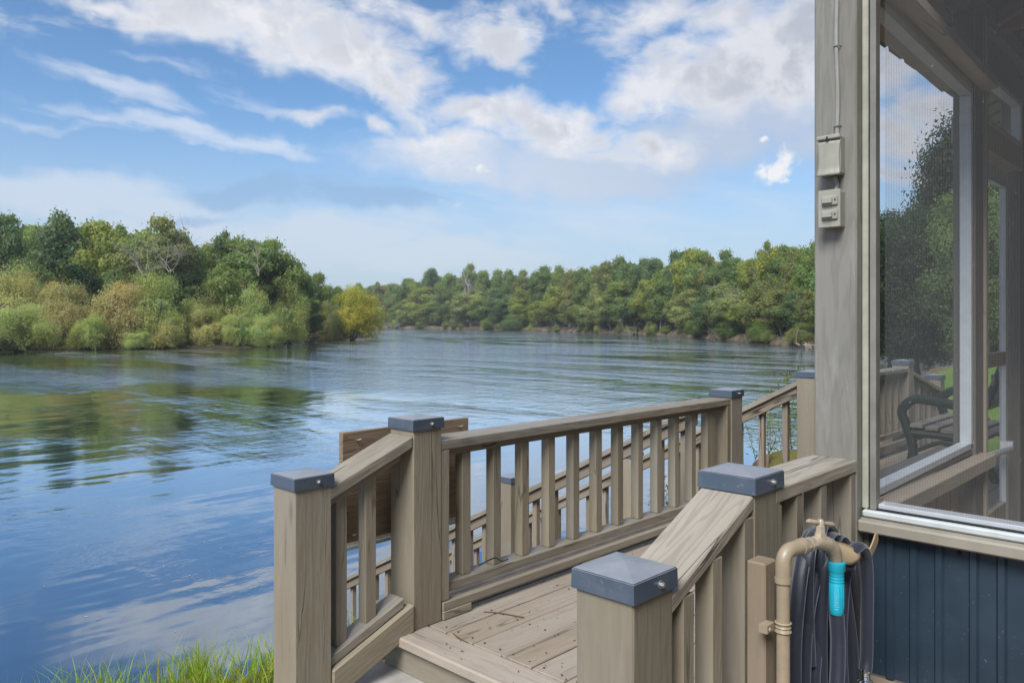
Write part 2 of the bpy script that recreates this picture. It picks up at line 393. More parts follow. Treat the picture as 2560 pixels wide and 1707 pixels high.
def simple(name, col, rough=.5, metal=0.0, nscale=8, var=.15, bump=0.0, spec=.5, nrm=30):
    m = MatB(name); n = m.noise(m.coord(scale=(nscale,)*3), 1, 5, .6)
    m.set(Base_Color=m.mix(m.mr(n, .3, .7), tuple(c*(1-var) for c in col), tuple(min(1, c*(1+var)) for c in col)), Roughness=rough, Metallic=metal)
    m.p.inputs['Specular IOR Level'].default_value = spec
    if bump: m.bump(m.noise(m.coord(scale=(nrm,)*3), 1, 3, .6), bump, .002)
    return m.m
def cap_mat():
    m = MatB('painted_cap_metal')
    n = m.noise(m.coord(scale=(14, 14, 14)), 1, 6, .7); d = m.noise(m.coord(scale=(60, 60, 60)), 1, 4, .7)
    col = m.mix(m.mr(n, .45, .75, 0, .6), (.085, .115, .16), (.14, .165, .20))
    col = m.mix(m.mr(d, .6, .72, 0, .5), col, (.26, .26, .26))
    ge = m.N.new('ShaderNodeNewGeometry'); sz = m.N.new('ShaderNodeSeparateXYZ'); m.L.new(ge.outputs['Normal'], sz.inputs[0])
    dust_or_sheen = m.math('MULTIPLY', m.mr(sz.outputs[2], .8, .95), m.mr(n, .25, .75, .65, .97))          # pale sky sheen painted on the dusty flat top
    col = m.mix(dust_or_sheen, col, (.34, .35, .375))
    m.set(Base_Color=col, Roughness=m.mr(n, .3, .7, .3, .45), Metallic=.35); m.p.inputs['Specular IOR Level'].default_value = .6
    m.bump(n, .15, .003); return m.m
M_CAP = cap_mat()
M_BOLT = simple('galvanised_bolt', (.38, .37, .35), .4, .7, 60)
M_WHITE = simple('white_aluminium', (.50, .54, .54), .35, 0, 20, .06)
M_WHITEB = simple('white_window_frame', (.47, .50, .53), .4, 0, 20, .06)
M_BLACK = simple('black_gasket', (.015, .015, .017), .5)
M_SILL = simple('painted_sill', (.29, .265, .215), .45, 0, 9, .10, .08)
M_BOXP = simple('painted_plastic', (.31, .305, .26), .45, 0, 25, .06, .05)
M_PIPE = simple('painted_pipe', (.33, .265, .185), .38, 0, 18, .10, .05)
M_BRASS = simple('paint_chipped_tap', (.40, .335, .245), .35, .1, 30, .2, .1)
M_TEAL = simple('turquoise_rubber', (.012, .36, .50), .42, 0, 12, .06)
M_CHROME = simple('chromed_fitting', (.75, .75, .76), .15, 1.0, 30, .05)
M_HANG = simple('tan_hanger_metal', (.34, .26, .16), .4, 0, 15, .1)
M_CABLE = simple('painted_cable', (.27, .275, .25), .5, 0, 15, .1)
M_GREENM = simple('green_bench_metal', (.010, .028, .017), .4, 0, 20, .2)
M_CONC = simple('worn_concrete', (.33, .31, .28), .85, 0, 5, .22, .4)
M_TIE = simple('black_tie', (.015, .015, .015), .4)
def hose_mat():
    m = MatB('woven_hose_fabric'); n = m.noise(m.coord(scale=(9, 9, 9)), 1, 4, .6); f = m.noise(m.coord(scale=(350, 350, 350)), 1, 1, .5)
    m.set(Base_Color=m.mix(n, (.010, .014, .028), (.021, .025, .043)), Roughness=.5); m.p.inputs['Specular IOR Level'].default_value = .6
    m.p.inputs['Sheen Weight'].default_value = .3
    m.bump(f, .25, .002); return m.m
M_HOSE = hose_mat()
def siding_mat():
    m = MatB('navy_metal_siding'); n = m.noise(m.coord(scale=(3, 3, 3)), 1, 6, .65); d = m.noise(m.coord(scale=(120, 120, 120)), 1, 2, .5)
    col = m.mix(m.mr(n, .35, .7), (.018, .034, .053), (.027, .047, .070)); col = m.mix(m.mr(d, .72, .76, 0, .6), col, (.2, .2, .19))
    m.set(Base_Color=col, Roughness=m.mr(n, .3, .7, .3, .45)); m.p.inputs['Specular IOR Level'].default_value = .5; return m.m
M_NAVY = siding_mat()
M_ROOFM = simple('corrugated_roof_metal', (.20, .22, .25), .4, .4, 3, .15)
def screen_mat():
    m = MatB('insect_screen'); tr = m.N.new('ShaderNodeBsdfTransparent'); mx = m.N.new('ShaderNodeMixShader')
    v = m.coord(scale=(1, 1, 1), rnd=False)
    sp = m.N.new('ShaderNodeSeparateXYZ'); m.L.new(v, sp.inputs[0])
    wv = m.math('SINE', m.math('MULTIPLY', m.math('ADD', sp.outputs[0], sp.outputs[1]), 900))
    dust_or_sheen = m.noise(m.coord(scale=(190, 190, 130), rnd=False), 1, 2, .5); dm = m.mr(dust_or_sheen, .75, .775)
    fac = m.math('ADD', .21, m.math('MULTIPLY', wv, .05)); fac = m.math('MAXIMUM', fac, m.math('MULTIPLY', dm, .7))
    m.set(Base_Color=m.mix(dm, (.12, .125, .13), (.5, .5, .48)), Roughness=.5)
    m.L.new(fac, mx.inputs[0]); m.L.new(tr.outputs[0], mx.inputs[1]); m.L.new(m.p.outputs[0], mx.inputs[2]); m.L.new(mx.outputs[0], m.out.inputs[0])
    return m.m
M_SCREEN = screen_mat()
def foliage(name, transl=.48):
    m = MatB(name); oi = m.N.new('ShaderNodeObjectInfo'); at = m.N.new('ShaderNodeAttribute'); at.attribute_name = 'tint'
    col = m.mix(1.0, oi.outputs['Color'], at.outputs['Color'], 'MULTIPLY')
    m.set(Base_Color=col, Roughness=.55); m.p.inputs['Specular IOR Level'].default_value = .25
    t = m.N.new('ShaderNodeBsdfTranslucent'); m.L.new(m.mix(1.0, col, (1.3, 1.4, .75), 'MULTIPLY'), t.inputs[0])
    mx = m.N.new('ShaderNodeMixShader'); mx.inputs[0].default_value = transl
    m.L.new(m.p.outputs[0], mx.inputs[1]); m.L.new(t.outputs[0], mx.inputs[2]); m.L.new(mx.outputs[0], m.out.inputs[0]); return m.m
M_LEAF = foliage('leaf_foliage'); M_GRASS = foliage('grass_blades', .4)
def bark():
    m = MatB('bark'); oi = m.N.new('ShaderNodeObjectInfo'); n = m.noise(m.coord(scale=(3, 3, .7)), 1, 5, .65)
    m.set(Base_Color=m.mix(m.mr(n, .3, .7), m.mix(1.0, oi.outputs['Color'], (.55, .55, .55), 'MULTIPLY'), oi.outputs['Color']), Roughness=.85); return m.m
M_BARK = bark()
def water_mat():
    m = MatB('river_water')
    v = m.coord('Object', (1, 1, 1), rnd=False)
    def nz(sx, sy, rot, det, rough=.55, dist=0.0):
        mp = m.N.new('ShaderNodeMapping'); m.L.new(v, mp.inputs[0]); mp.inputs['Rotation'].default_value = (0, 0, rot); mp.inputs['Scale'].default_value = (sx, sy, 1)
        return m.noise(mp.outputs[0], 1, det, rough, dist)
    ra = -HEAD
    swell = nz(.12, .35, ra+.5, 3); chop = nz(1.1, 1.7, ra+.4, 4, .6, .3); fine = nz(5.5, 7.5, ra+.2, 3, .6, .4)
    patch = m.mr(nz(.035, .011, ra+.15, 4, .6, .5), .42, .62)                    # rough and smooth water drift in bands
    patch2 = m.mr(nz(.16, .045, ra, 5, .65, .4), .40, .66)
    # calm by the near bank, livelier in mid stream
    ln = m.N.new('ShaderNodeVectorMath'); ln.operation = 'LENGTH'; m.L.new(v, ln.inputs[0])
    mid = m.mr(ln.outputs['Value'], 10, 55, .07, 1.0)
    amp = m.math('MULTIPLY', mid, m.math('ADD', .10, m.math('ADD', m.math('MULTIPLY', patch, .55), m.math('MULTIPLY', m.math('POWER', patch2, 1.4), 1.15))))
    h = m.math('ADD', m.math('MULTIPLY', swell, .05), m.math('MULTIPLY', amp, m.math('ADD', m.math('MULTIPLY', chop, m.mr(ln.outputs['Value'], 25, 110, .10, .26)), m.math('MULTIPLY', fine, .014))))
    gl = m.N.new('ShaderNodeBsdfGlossy'); gl.inputs['Roughness'].default_value = .05; gl.inputs['Color'].default_value = (.86, .94, 1, 1)
    df = m.N.new('ShaderNodeBsdfDiffuse'); df.inputs['Color'].default_value = (.012, .028, .055, 1)
    fr = m.N.new('ShaderNodeFresnel'); fr.inputs['IOR'].default_value = 1.33; mx = m.N.new('ShaderNodeMixShader')
    m.L.new(m.mr(fr.outputs[0], 0, .55, .36, .99), mx.inputs[0]); m.L.new(df.outputs[0], mx.inputs[1]); m.L.new(gl.outputs[0], mx.inputs[2]); m.L.new(mx.outputs[0], m.out.inputs[0])
    b = m.N.new('ShaderNodeBump'); m.L.new(h, b.inputs['Height']); b.inputs['Strength'].default_value = 1.0; b.inputs['Distance'].default_value = 1.0
    for n_ in (gl, df): m.L.new(b.outputs[0], n_.inputs['Normal'])
    return m.m
M_WATER = water_mat()
def soil(name, a, b, c, sc=1.0):
    m = MatB(name); v = m.coord('Object', (sc, sc, sc), rnd=False)
    n1 = m.noise(v, 1.2, 6, .65); n2 = m.noise(v, 14, 5, .7)
    col = m.mix(m.mr(n1, .35, .65), a, b); col = m.mix(m.mr(n2, .5, .7), col, c)
    m.set(Base_Color=col, Roughness=.95); m.p.inputs['Specular IOR Level'].default_value = .1; m.bump(n2, .8, .03); return m.m
M_SOIL = soil('bank_soil', (.13, .095, .06), (.19, .15, .10), (.07, .05, .032))
M_FARBANK = soil('river_bank_soil', (.065, .05, .035), (.20, .158, .115), (.035, .028, .02), .35)
M_SOILD = soil('dark_bank_soil', (.05, .04, .025), (.08, .06, .04), (.03, .025, .016), .5)
M_LAWN = soil('lawn', (.12, .20, .035), (.16, .25, .045), (.08, .14, .03))

# ------------------------------------------------------------------ water, ground, banks
S = 2500
mesh_obj('river', [(-S, -300, ZW), (S, -300, ZW), (S, S, ZW), (-S, S, ZW)], [(0, 1, 2, 3)], M_WATER)['kind'] = 'structure'
rnd = np.random.default_rng(5)
def vnoise(x, y, seed=0):
    return (math.sin(x*1.7+seed)*math.cos(y*2.3+seed*1.3)+.5*math.sin(x*4.1+y*3.3+seed*2)+.25*math.sin(x*9.7-y*8.1+seed))/1.75
def near_z(u, v):
    crest = 3.05 + .07*vnoise(u*1.3, .3, 2) + .30*min(2.2, max(0, 1.75-u))
    zt = -.30 + .025*vnoise(u*2, v*2, 1) - .02*max(0, v-2)
    if u > 9: crest += min(5, (u-9)*.25)
    if v > crest: zt -= .78*(v-crest) + .05*vnoise(u*2.5, v*2.5, 4)
    return max(zt, ZW-1.0)
def near_ground():
    us = np.concatenate([np.linspace(-60, -3, 20), np.linspace(-2.6, 12, 90), np.linspace(12.5, 60, 40), np.linspace(70, 400, 20)])
    vs = np.concatenate([np.linspace(-60, -1, 14), np.linspace(-.5, 8, 70), np.linspace(8.5, 30, 22)])
    V = [(u, v, near_z(u, v)) for v in vs for u in us]; nu = len(us)
    F = [(j*nu+i, j*nu+i+1, (j+1)*nu+i+1, (j+1)*nu+i) for j in range(len(vs)-1) for i in range(nu-1)]
    o = mesh_obj('ground', V, F, M_SOIL, smooth=True); o['kind'] = 'structure'
    lawn = [(u, -30+(32.8+min(4.6, max(0, (u-9)*.25)))*k/39) for u in np.linspace(8.2, 60, 60) for k in range(40)]
    VV = [(u, v, near_z(u, v)+.012) for u, v in lawn]; FF = [(i*40+j, (i+1)*40+j, (i+1)*40+j+1, i*40+j+1) for i in range(59) for j in range(39)]
    mesh_obj('lawn', VV, FF, M_LAWN, smooth=True)['kind'] = 'structure'
near_ground()
LEFT_SHORE = [(-2600, 925), (-1200, 905), (-500, 890), (0, 878), (240, 874), (620, 869), (750, 858), (860, 849), (938, 843.5)]
FAR_SHORE = [(700, 818.5), (880, 819.5), (1100, 822), (1300, 826), (1480, 832), (1650, 838), (1850, 852), (1950, 862), (2045, 868), (2300, 886), (3000, 930)]
def bank(name, pts, inward, mat, seed, rise=1.3):
    P = []
    for a, b in zip(pts, pts[1:]):
        n = max(2, int((b-a).length/2.0))
        P += [a.lerp(b, k/n) for k in range(n)]
    P.append(pts[-1]); prof = [(-1.0, -.6), (0, -.05), (.5, .35), (1.2, .8), (2.5, 1.0), (6, 1.15), (20, 1.6), (80, 3.4), (600, 9.0)]
    V, F = [], []; m = len(prof)
    for i, p in enumerate(P):
        d = (P[min(i+1, len(P)-1)]-P[max(i-1, 0)]); n = Vector((-d.y, d.x, 0)).normalized()*inward
        j = vnoise(i*.21, seed, seed)*1.2 + vnoise(i*.8, 1, seed)*.5
        for k, (o, z) in enumerate(prof):
            q = p + n*(o + (j if o < 30 else 0)) if o < 100 else p + Vector((FX, FY, 0))*o*.5 + n*o
            V.append((q.x, q.y, ZW + z*rise*(1+.25*vnoise(i*.33, k, seed)) + (.12*vnoise(i*1.9, k*3, seed) if 0 < o < 7 else 0)))
    for i in range(len(P)-1):
        for k in range(m-1): F.append((i*m+k, (i+1)*m+k, (i+1)*m+k+1, i*m+k+1))
    bm = bmesh.new(); vs = [bm.verts.new(v) for v in V]
    for f in F: bm.faces.new([vs[i] for i in f])
    bmesh.ops.recalc_face_normals(bm, faces=bm.faces)
    o = bm_obj(name, bm, mat, smooth=True); o['kind'] = 'structure'; return P
lp = [shore_pt(*p) for p in LEFT_SHORE]; tip = lp[-1]
lp += [tip + Vector((FX, FY, 0))*8 - Vector((RX, RY, 0))*3, tip + Vector((FX, FY, 0))*40 - Vector((RX, RY, 0))*22, tip + Vector((FX, FY, 0))*120 - Vector((RX, RY, 0))*90]
bank('left_bank', lp, 1, M_SOILD, 3.0, .45)
bank('far_bank', [shore_pt(*p) for p in FAR_SHORE], 1, M_FARBANK, 8.0, 1.35)

# ------------------------------------------------------------------ trees
def leaf_mesh(name, C, Nn, size, asp, tint, droop=None):
    """rhombic leaf faces; C centres, Nn normals, size half length"""
    n = len(C); rg = np.random.default_rng(n)
    Nn = Nn/np.linalg.norm(Nn, axis=1, keepdims=True)
    A = rg.normal(size=(n, 3)) if droop is None else droop + rg.normal(size=(n, 3))*.45
    A -= Nn*np.sum(A*Nn, 1, keepdims=True); A /= np.linalg.norm(A, axis=1, keepdims=True)
    B = np.cross(Nn, A)
    s = size[:, None]; b = (size*asp)[:, None]
    V = np.stack([C-A*s, C+B*b-A*s*.1, C+A*s, C-B*b+A*s*.1], 1).reshape(-1, 3)
    me = bpy.data.meshes.new(name); me.vertices.add(4*n); me.vertices.foreach_set('co', V.astype(np.float32).ravel())
    me.loops.add(4*n); me.loops.foreach_set('vertex_index', np.arange(4*n, dtype=np.int32))
    me.polygons.add(n); me.polygons.foreach_set('loop_start', np.arange(0, 4*n, 4, dtype=np.int32))
    me.update(calc_edges=True)
    at = me.color_attributes.new('tint', 'FLOAT_COLOR', 'CORNER')
    t = np.repeat(np.concatenate([tint, np.ones((n, 1))], 1), 4, 0)
    at.data.foreach_set('color', t.astype(np.float32).ravel())
    me.validate(); return me
def crown_broad(seed, n=9000, leaf=.017, lobes=26, rx=.30, z0=.18, z1=1.0, flat=.8, airy=.0, top=1.0):
    r = np.random.default_rng(seed); C, Nn, T, Sz = [], [], [], []
    zc, hz = (z0+z1)/2, (z1-z0)/2
    cen = []
    while len(cen) < lobes:
        p = r.uniform(-1, 1, 3)
        if np.linalg.norm(p) > 1 or np.linalg.norm(p) < .35: continue
        f = 1.0 if p[2] < .2 else 1-.35*top*(p[2]-.2)
        cen.append((p[0]*rx*.78*f, p[1]*rx*.78*f, zc+p[2]*hz*.84))
    for c in cen:
        lr = r.uniform(.045, .125)*(rx/.30)**.5; k = int(n/lobes*(lr/.08)**2)
        d = r.normal(size=(k, 3)); d[:, 2] += .25; d /= np.linalg.norm(d, axis=1, keepdims=True)
        bumpy = 1 + .22*np.sin(d[:, :1]*7+c[0]*40)*np.sin(d[:, 1:2]*8+c[1]*50)
        rad = lr*np.where(r.uniform(size=(k, 1)) < .16, r.uniform(1.0, 1.55, (k, 1)), r.uniform(.45 if airy else .6, 1.12, (k, 1)))*bumpy
        C.append(np.array(c)+d*rad*np.array([1, 1, flat])); Nn.append(d+r.normal(size=(k, 3))*.42)
        tl = r.uniform(.8, 1.2); hue = r.normal(0, .06)
        tt = tl*r.uniform(.8, 1.2, (k, 1))
        T.append(np.concatenate([tt*(1+hue), tt, tt*(1-hue)], 1)); Sz.append(leaf*r.uniform(.6, 1.35, k))
    return np.concatenate(C), np.concatenate(Nn), np.concatenate(Sz), np.concatenate(T)
def crown_willow(seed, n=20000, leaf=.02, plumes=20, rx=.55):
    """billowing shrub: leaning plumes whose sprays arch outward and hang towards the water"""
    r = np.random.default_rng(seed); C, T, Sz, D = [], [], [], []
    for i in range(plumes):
        a = 6.283*i/plumes*2.4+r.normal(0, .4); q = math.sqrt(r.uniform(0, 1)); rr = rx*.72*q
        top = (1.0-.50*q**1.6)*r.uniform(.68, .98); base = np.array([math.cos(a)*rr*.55, math.sin(a)*rr*.55, 0]); tip = np.array([math.cos(a)*rr, math.sin(a)*rr, top*.90])
        tl = r.uniform(.82, 1.2); hue = r.normal(0, .08); ns = 34; per = max(6, int(n/plumes/ns))
        for k in range(ns):
            t = r.uniform(.12, 1)**.7; o = base+(tip-base)*t; b = r.uniform(0, 6.283)
            L = r.uniform(.12, .25)*(1.15-.35*t); d = np.array([math.cos(b), math.sin(b), r.uniform(.25, 1.1)*(.5+t)]); d /= np.linalg.norm(d)
            sp = np.sort(r.uniform(.05, 1, per))[:, None]
            p = o+d*L*sp*1.25-np.array([0, 0, 1.])*L*1.0*sp**2+r.normal(0, .012+.012*sp, (per, 3))
            tg = d*1.25-np.array([0, 0, 2.0])*sp
            C.append(p); D.append(tg); tt = tl*r.uniform(.85, 1.15)*r.uniform(.8, 1.2, (per, 1)); T.append(np.concatenate([tt*(1+hue), tt, tt*(1-.6*hue)], 1)); Sz.append(leaf*r.uniform(.6, 1.4, per))
    for i in range(26):
        a = r.uniform(0, 6.283); q = r.uniform(0, 1); h = .10+.72*q; rr = rx*(1-.8*max(0, q-.3)**1.3)*r.uniform(.35, .85)
        c = np.array([math.cos(a)*rr, math.sin(a)*rr, h]); lr = r.uniform(.10, .19); k = int(n*.75/26*(lr/.15)**2)
        d = r.normal(size=(k, 3)); d[:, 2] += .35; d /= np.linalg.norm(d, axis=1, keepdims=True)
        rad = lr*np.where(r.uniform(size=(k, 1)) < .2, r.uniform(1.0, 1.4, (k, 1)), r.uniform(.5, 1.08, (k, 1)))
        p = c+d*rad; C.append(p); D.append(d*np.array([.7, .7, 0])+np.array([0, 0, -.8]))
        tl = r.uniform(.85, 1.18); hue = r.normal(0, .08); tt = tl*r.uniform(.82, 1.2, (k, 1)); T.append(np.concatenate([tt*(1+hue), tt, tt*(1-.6*hue)], 1)); Sz.append(leaf*r.uniform(.5, 1.2, k))
    C = np.concatenate(C); keep = C[:, 2] > .005; C = C[keep]
    Nn = C-np.array([0, 0, .35]); Nn /= np.linalg.norm(Nn, axis=1, keepdims=True)+1e-6; Nn = Nn+r.normal(size=C.shape)*.6
    return C, Nn, np.concatenate(Sz)[keep], np.concatenate(T)[keep], np.concatenate(D)[keep]
def trunk_mesh(name, seed, h=.55, r0=.016, limbs=7, spread=.22, stems=1):
    r = np.random.default_rng(seed); mb = MB()
    for s in range(stems):
        ox, oy = (0, 0) if stems == 1 else r.normal(0, .03, 2)
        lean = r.normal(0, .05, 2) if stems == 1 else r.normal(0, .2, 2)
        pts = [Vector((ox+lean[0]*t+.012*math.sin(t*9+seed), oy+lean[1]*t+.012*math.cos(t*8+seed), t*h-.02)) for t in np.linspace(0, 1, 7)]
        mb.tube(pts, [r0*(1.35 if i == 0 else 1)*(1-.1*i) for i in range(7)], 6)
        for k in range(limbs):
            b = pts[3 + k % 4]; a = r.uniform(0, 6.28); l = r.uniform(.6, 1)*spread
            e = b + Vector((math.cos(a)*l, math.sin(a)*l, l*r.uniform(.5, 1.2)))
            m1 = b.lerp(e, .5) + Vector((0, 0, -.02))
            mb.tube([b, m1, e], [r0*.5, r0*.35, r0*.12], 5)
    me = bpy.data.meshes.new(name); me.from_pydata([tuple(v) for v in mb.v], [], mb.f); me.update(); me.materials.append(M_BARK)
    me.polygons.foreach_set('use_smooth', [True]*len(me.polygons)); return me
BROAD, WILLOW, TRUNKS, STEMS = [], [], [], []
for i in range(7):
    kw = [dict(lobes=46), dict(rx=.36, lobes=52, flat=.7), dict(rx=.24, z0=.1, lobes=50), dict(rx=.33, lobes=36, airy=1), dict(rx=.27, z0=.08, lobes=58, top=1.6), dict(rx=.38, z0=.3, lobes=44, flat=.6), dict(rx=.31, z0=.0, lobes=64)][i]
    C, Nn, Sz, T = crown_broad(100+i, n=16000, leaf=.0145, **kw)
    me = leaf_mesh('broadleaf_crown', C, Nn, Sz, .6, T); me.materials.append(M_LEAF); BROAD.append(me)
for i in range(5):
    C, Nn, Sz, T, D = crown_willow(200+i, n=24000, leaf=.019, rx=[.5, .6, .45, .7, .55][i])
    me = leaf_mesh('willow_crown', C, Nn, Sz, .26, T, D); me.materials.append(M_LEAF); WILLOW.append(me)
for i in range(4): TRUNKS.append(trunk_mesh('trunk', 300+i))
for i in range(3): STEMS.append(trunk_mesh('stems', 320+i, h=.6, r0=.014, limbs=3, spread=.2, stems=5))
for i, kw in enumerate([dict(rx=.33, lobes=60, airy=1), dict(rx=.30, z0=.03, lobes=80)]):
    C, Nn, Sz, T = crown_broad(150+i, n=60000, leaf=.0075, **kw)
    me = leaf_mesh('broadleaf_crown', C, Nn, Sz, .5, T); me.materials.append(M_LEAF); BROAD.append(me)
def plant_tree(name, cat, label, loc, height, width, crown, trunk, colr, group, rng, barkc=(.20, .18, .15)):
    """height in metres; width = half crown width over the mesh's own"""
    e = empty(name, loc, label, cat, group)
    rz = rng.uniform(0, 6.28)
    M = Matrix.Translation(Vector(loc)) @ Matrix.Rotation(rz, 4, 'Z') @ Matrix.Diagonal((height*width, height*width, height, 1))
    for nm, me, c in (('crown', crown, colr), ('trunk', trunk, barkc)):
        o = bpy.data.objects.new(nm, me); COL.objects.link(o); place(o, M, e); o.color = (*c, 1)
    return e
def hgt(py, depth, zb): return EYE + (802-py)/FOC*depth - zb
rg = random.Random(11)
# colours of foliage, linear
DK, MID, YG, OLV, PALE, BLU = (.165, .235, .075), (.215, .28, .08), (.285, .325, .078), (.25, .27, .10), (.31, .345, .135), (.15, .22, .095)
WTAN, WBRN, WGRN, WLGT, WGOLD = (.44, .42, .175), (.43, .375, .17), (.385, .42, .15), (.41, .455, .175), (.42, .385, .06)
# tall trees of the left bank: photo x, top y, half width px, depth, mesh, colour, label
TALL = [(-190, 520, 100, 122, 1, MID, 'broad green tree at the far left edge behind the tan willows'),
        (-60, 540, 90, 128, 0, DK, 'dark tree cut off by the left edge of the picture above the tan willows'),
        (12, 514, 74, 120, 2, BLU, 'tall dark blue-green tree with a ragged spire at the far left'),
        (92, 556, 70, 130, 0, MID, 'lower mid-green tree between the two dark blue-green spires on the left'),
        (152, 519, 84, 121, 4, BLU, 'tallest dark blue-green tree above the brownish willows on the left'),
        (258, 540, 78, 123, 1, YG, 'bright yellow-green round-topped tree of the left bank'),
        (322, 536, 66, 131, 3, MID, 'airy mid-green tree just right of the bright yellow-green one'),
        (398, 542, 80, 122, 5, OLV, 'olive tree with bare grey branches in front of its crown'),
        (462, 590, 62, 128, 0, MID, 'mid-green tree right of the olive tree with grey branches'),
        (522, 602, 46, 134, 6, YG, 'small yellow-green tree in the dip of the left treeline'),
        (572, 551, 50, 136, 3, DK, 'lacy dark tree top rising behind the spreading tree'),
        (628, 590, 78, 124, 1, DK, 'large dark spreading tree near the right end of the left treeline'),
        (688, 598, 66, 127, 5, MID, 'rounded umbrella-topped tree with a pale bare limb below'),
        (745, 660, 46, 132, 0, DK, 'dark tree under the slope of the umbrella-topped tree'),
        (798, 677, 40, 160, 6, MID, 'feathery green tree at the right end of the left treeline'),
        (846, 712, 34, 195, 4, DK, 'small dark tree behind the golden willow')]
for (px, ty, hw, dep, mi, colr, lab) in TALL:
    zb = ZW+1.0; h = hgt(ty, dep, zb); wd = (hw/FOC*dep)/(h*.30)
    plant_tree('broadleaf_tree', 'tree', lab, ground_pt(px, dep, zb), h, wd*.95, BROAD[mi], TRUNKS[mi % 4], colr, 'tall trees of the left bank', rg)
UNDER = [(70, 640, 70, 112, 6, DK, 'dark leafy undergrowth tree behind the leftmost tan willow'), (195, 655, 75, 113, 6, (.030, .075, .020), 'ivy-green bushy tree above the brown willow on the left'),
         (285, 665, 60, 114, 4, DK, 'dark bushy tree behind the rusty willow'), (470, 680, 70, 115, 6, (.035, .08, .02), 'deep green bushy tree in the gap between the two willow groups'),
         (560, 655, 60, 117, 4, MID, 'mid-green bushy tree below the dip in the left treeline'), (770, 745, 40, 136, 6, DK, 'dark shrub in the gap left of the golden willow'), (380, 650, 70, 116, 4, MID, 'mid-green bushy tree below the bare grey branches')]
for (px, ty, hw, dep, mi, colr, lab) in UNDER:
    zb = ZW+.8; h = hgt(ty, dep, zb); wd = (hw/FOC*dep)/(h*.28)
    plant_tree('bushy_tree', 'tree', lab, ground_pt(px, dep, zb), h, wd, BROAD[mi], TRUNKS[mi % 4], colr, 'undergrowth of the left bank', rg)
# willows along the water: px, top y, half width px, base y, mesh, colour, label
WILL = [(-150, 680, 130, 884, 0, WTAN, 'tan willow beyond the left edge of the picture'),
        (28, 672, 100, 872, 1, WTAN, 'tall tan-green willow at the far left behind the bright feathery one'),
        (52, 756, 112, 880, 3, WLGT, 'low bright green feathery willow at the left edge touching the water'),
        (160, 706, 84, 873, 0, WBRN, 'brown-tinged willow second from the left along the water'),
        (222, 780, 56, 875, 4, WGRN, 'low green willow in front of the brown-tinged one'),
        (308, 694, 78, 872, 2, WBRN, 'rusty orange willow left of the middle of the left bank'),
        (386, 684, 76, 871, 0, WGRN, 'tall green willow joined to the right side of the rusty one'),
        (338, 822, 42, 874, 3, WLGT, 'small bright green willow bush under the rusty willow'),
        (416, 780, 56, 872, 4, WTAN, 'tan willow leaning over the brown brush at the water'),
        (498, 708, 54, 867, 2, WGRN, 'green willow behind the low pale willows in the middle'),
        (512, 766, 62, 869, 1, WTAN, 'low pale tan willow right of the brown brush'),
        (572, 684, 62, 865, 0, WTAN, 'tallest tan willow of the right willow group'),
        (632, 702, 62, 865, 4, WGRN, 'tall green willow in the right willow group'),
        (592, 782, 50, 869, 3, WLGT, 'low bright willow in front of the tallest tan willow'),
        (668, 788, 52, 868, 1, WLGT, 'low olive willow right of the low bright one'),
        (722, 696, 50, 861, 2, WGRN, 'upright narrow green willow at the end of the willow group'),
        (822, 752, 30, 853, 2, OLV, 'small olive willow tucked against the golden one'),
        (882, 722, 84, 850.5, 1, WGOLD, 'golden yellow willow standing at the tip of the left bank')]
for (px, ty, hw, by, mi, colr, lab) in WILL:
    p = shore_pt(px, by); dep = p.x*FX+p.y*FY; p = ground_pt(px, dep+1.0, ZW+.0); h = hgt(ty, dep+1.0, p.z)
    wd = (hw/FOC*(dep+1))/(h*[.58, .68, .53, .78, .63][mi])*1.05
    plant_tree('willow', 'willow', lab, p, h*1.08, wd*1.06, WILLOW[mi], STEMS[mi % 3], colr, 'willows along the left bank', rg, (.06, .045, .035))
# the far bank: skyline row behind, lower row in front
SKY = [(840, 716), (960, 701), (1000, 697), (1045, 690), (1090, 666), (1140, 684), (1180, 664), (1230, 672), (1270, 668), (1330, 680), (1400, 662), (1450, 668), (1500, 652), (1540, 640), (1600, 652), (1650, 640), (1690, 625), (1730, 618), (1800, 622), (1850, 640), (1900, 630), (1935, 588), (1985, 612), (2040, 602), (2110, 590), (2250, 570)]
def interp(tab, x):
    for (a, b), (c, d) in zip(tab, tab[1:]):
        if a <= x <= c: return b+(d-b)*(x-a)/(c-a)
    return tab[0][1] if x < tab[0][0] else tab[-1][1]
ORD = 'first second third fourth fifth sixth seventh eighth ninth tenth eleventh twelfth thirteenth fourteenth fifteenth sixteenth seventeenth eighteenth nineteenth twentieth'.split()
def ordn(i, n):
    """place counted from the nearer end"""
    if i < 20: return f'{ORD[i]} from the left'
    if n-1-i < 20: return f'{ORD[n-1-i]} from the right'
    return f'{"twenty-"+ORD[i-20]} from the left'
CN = {DK: 'dark green', MID: 'mid-green', YG: 'yellow-green', OLV: 'olive', PALE: 'pale green', BLU: 'blue-green'}
back = []; x = 872
while x < 2110:
    back.append(x); x += rg.uniform(24, 38)
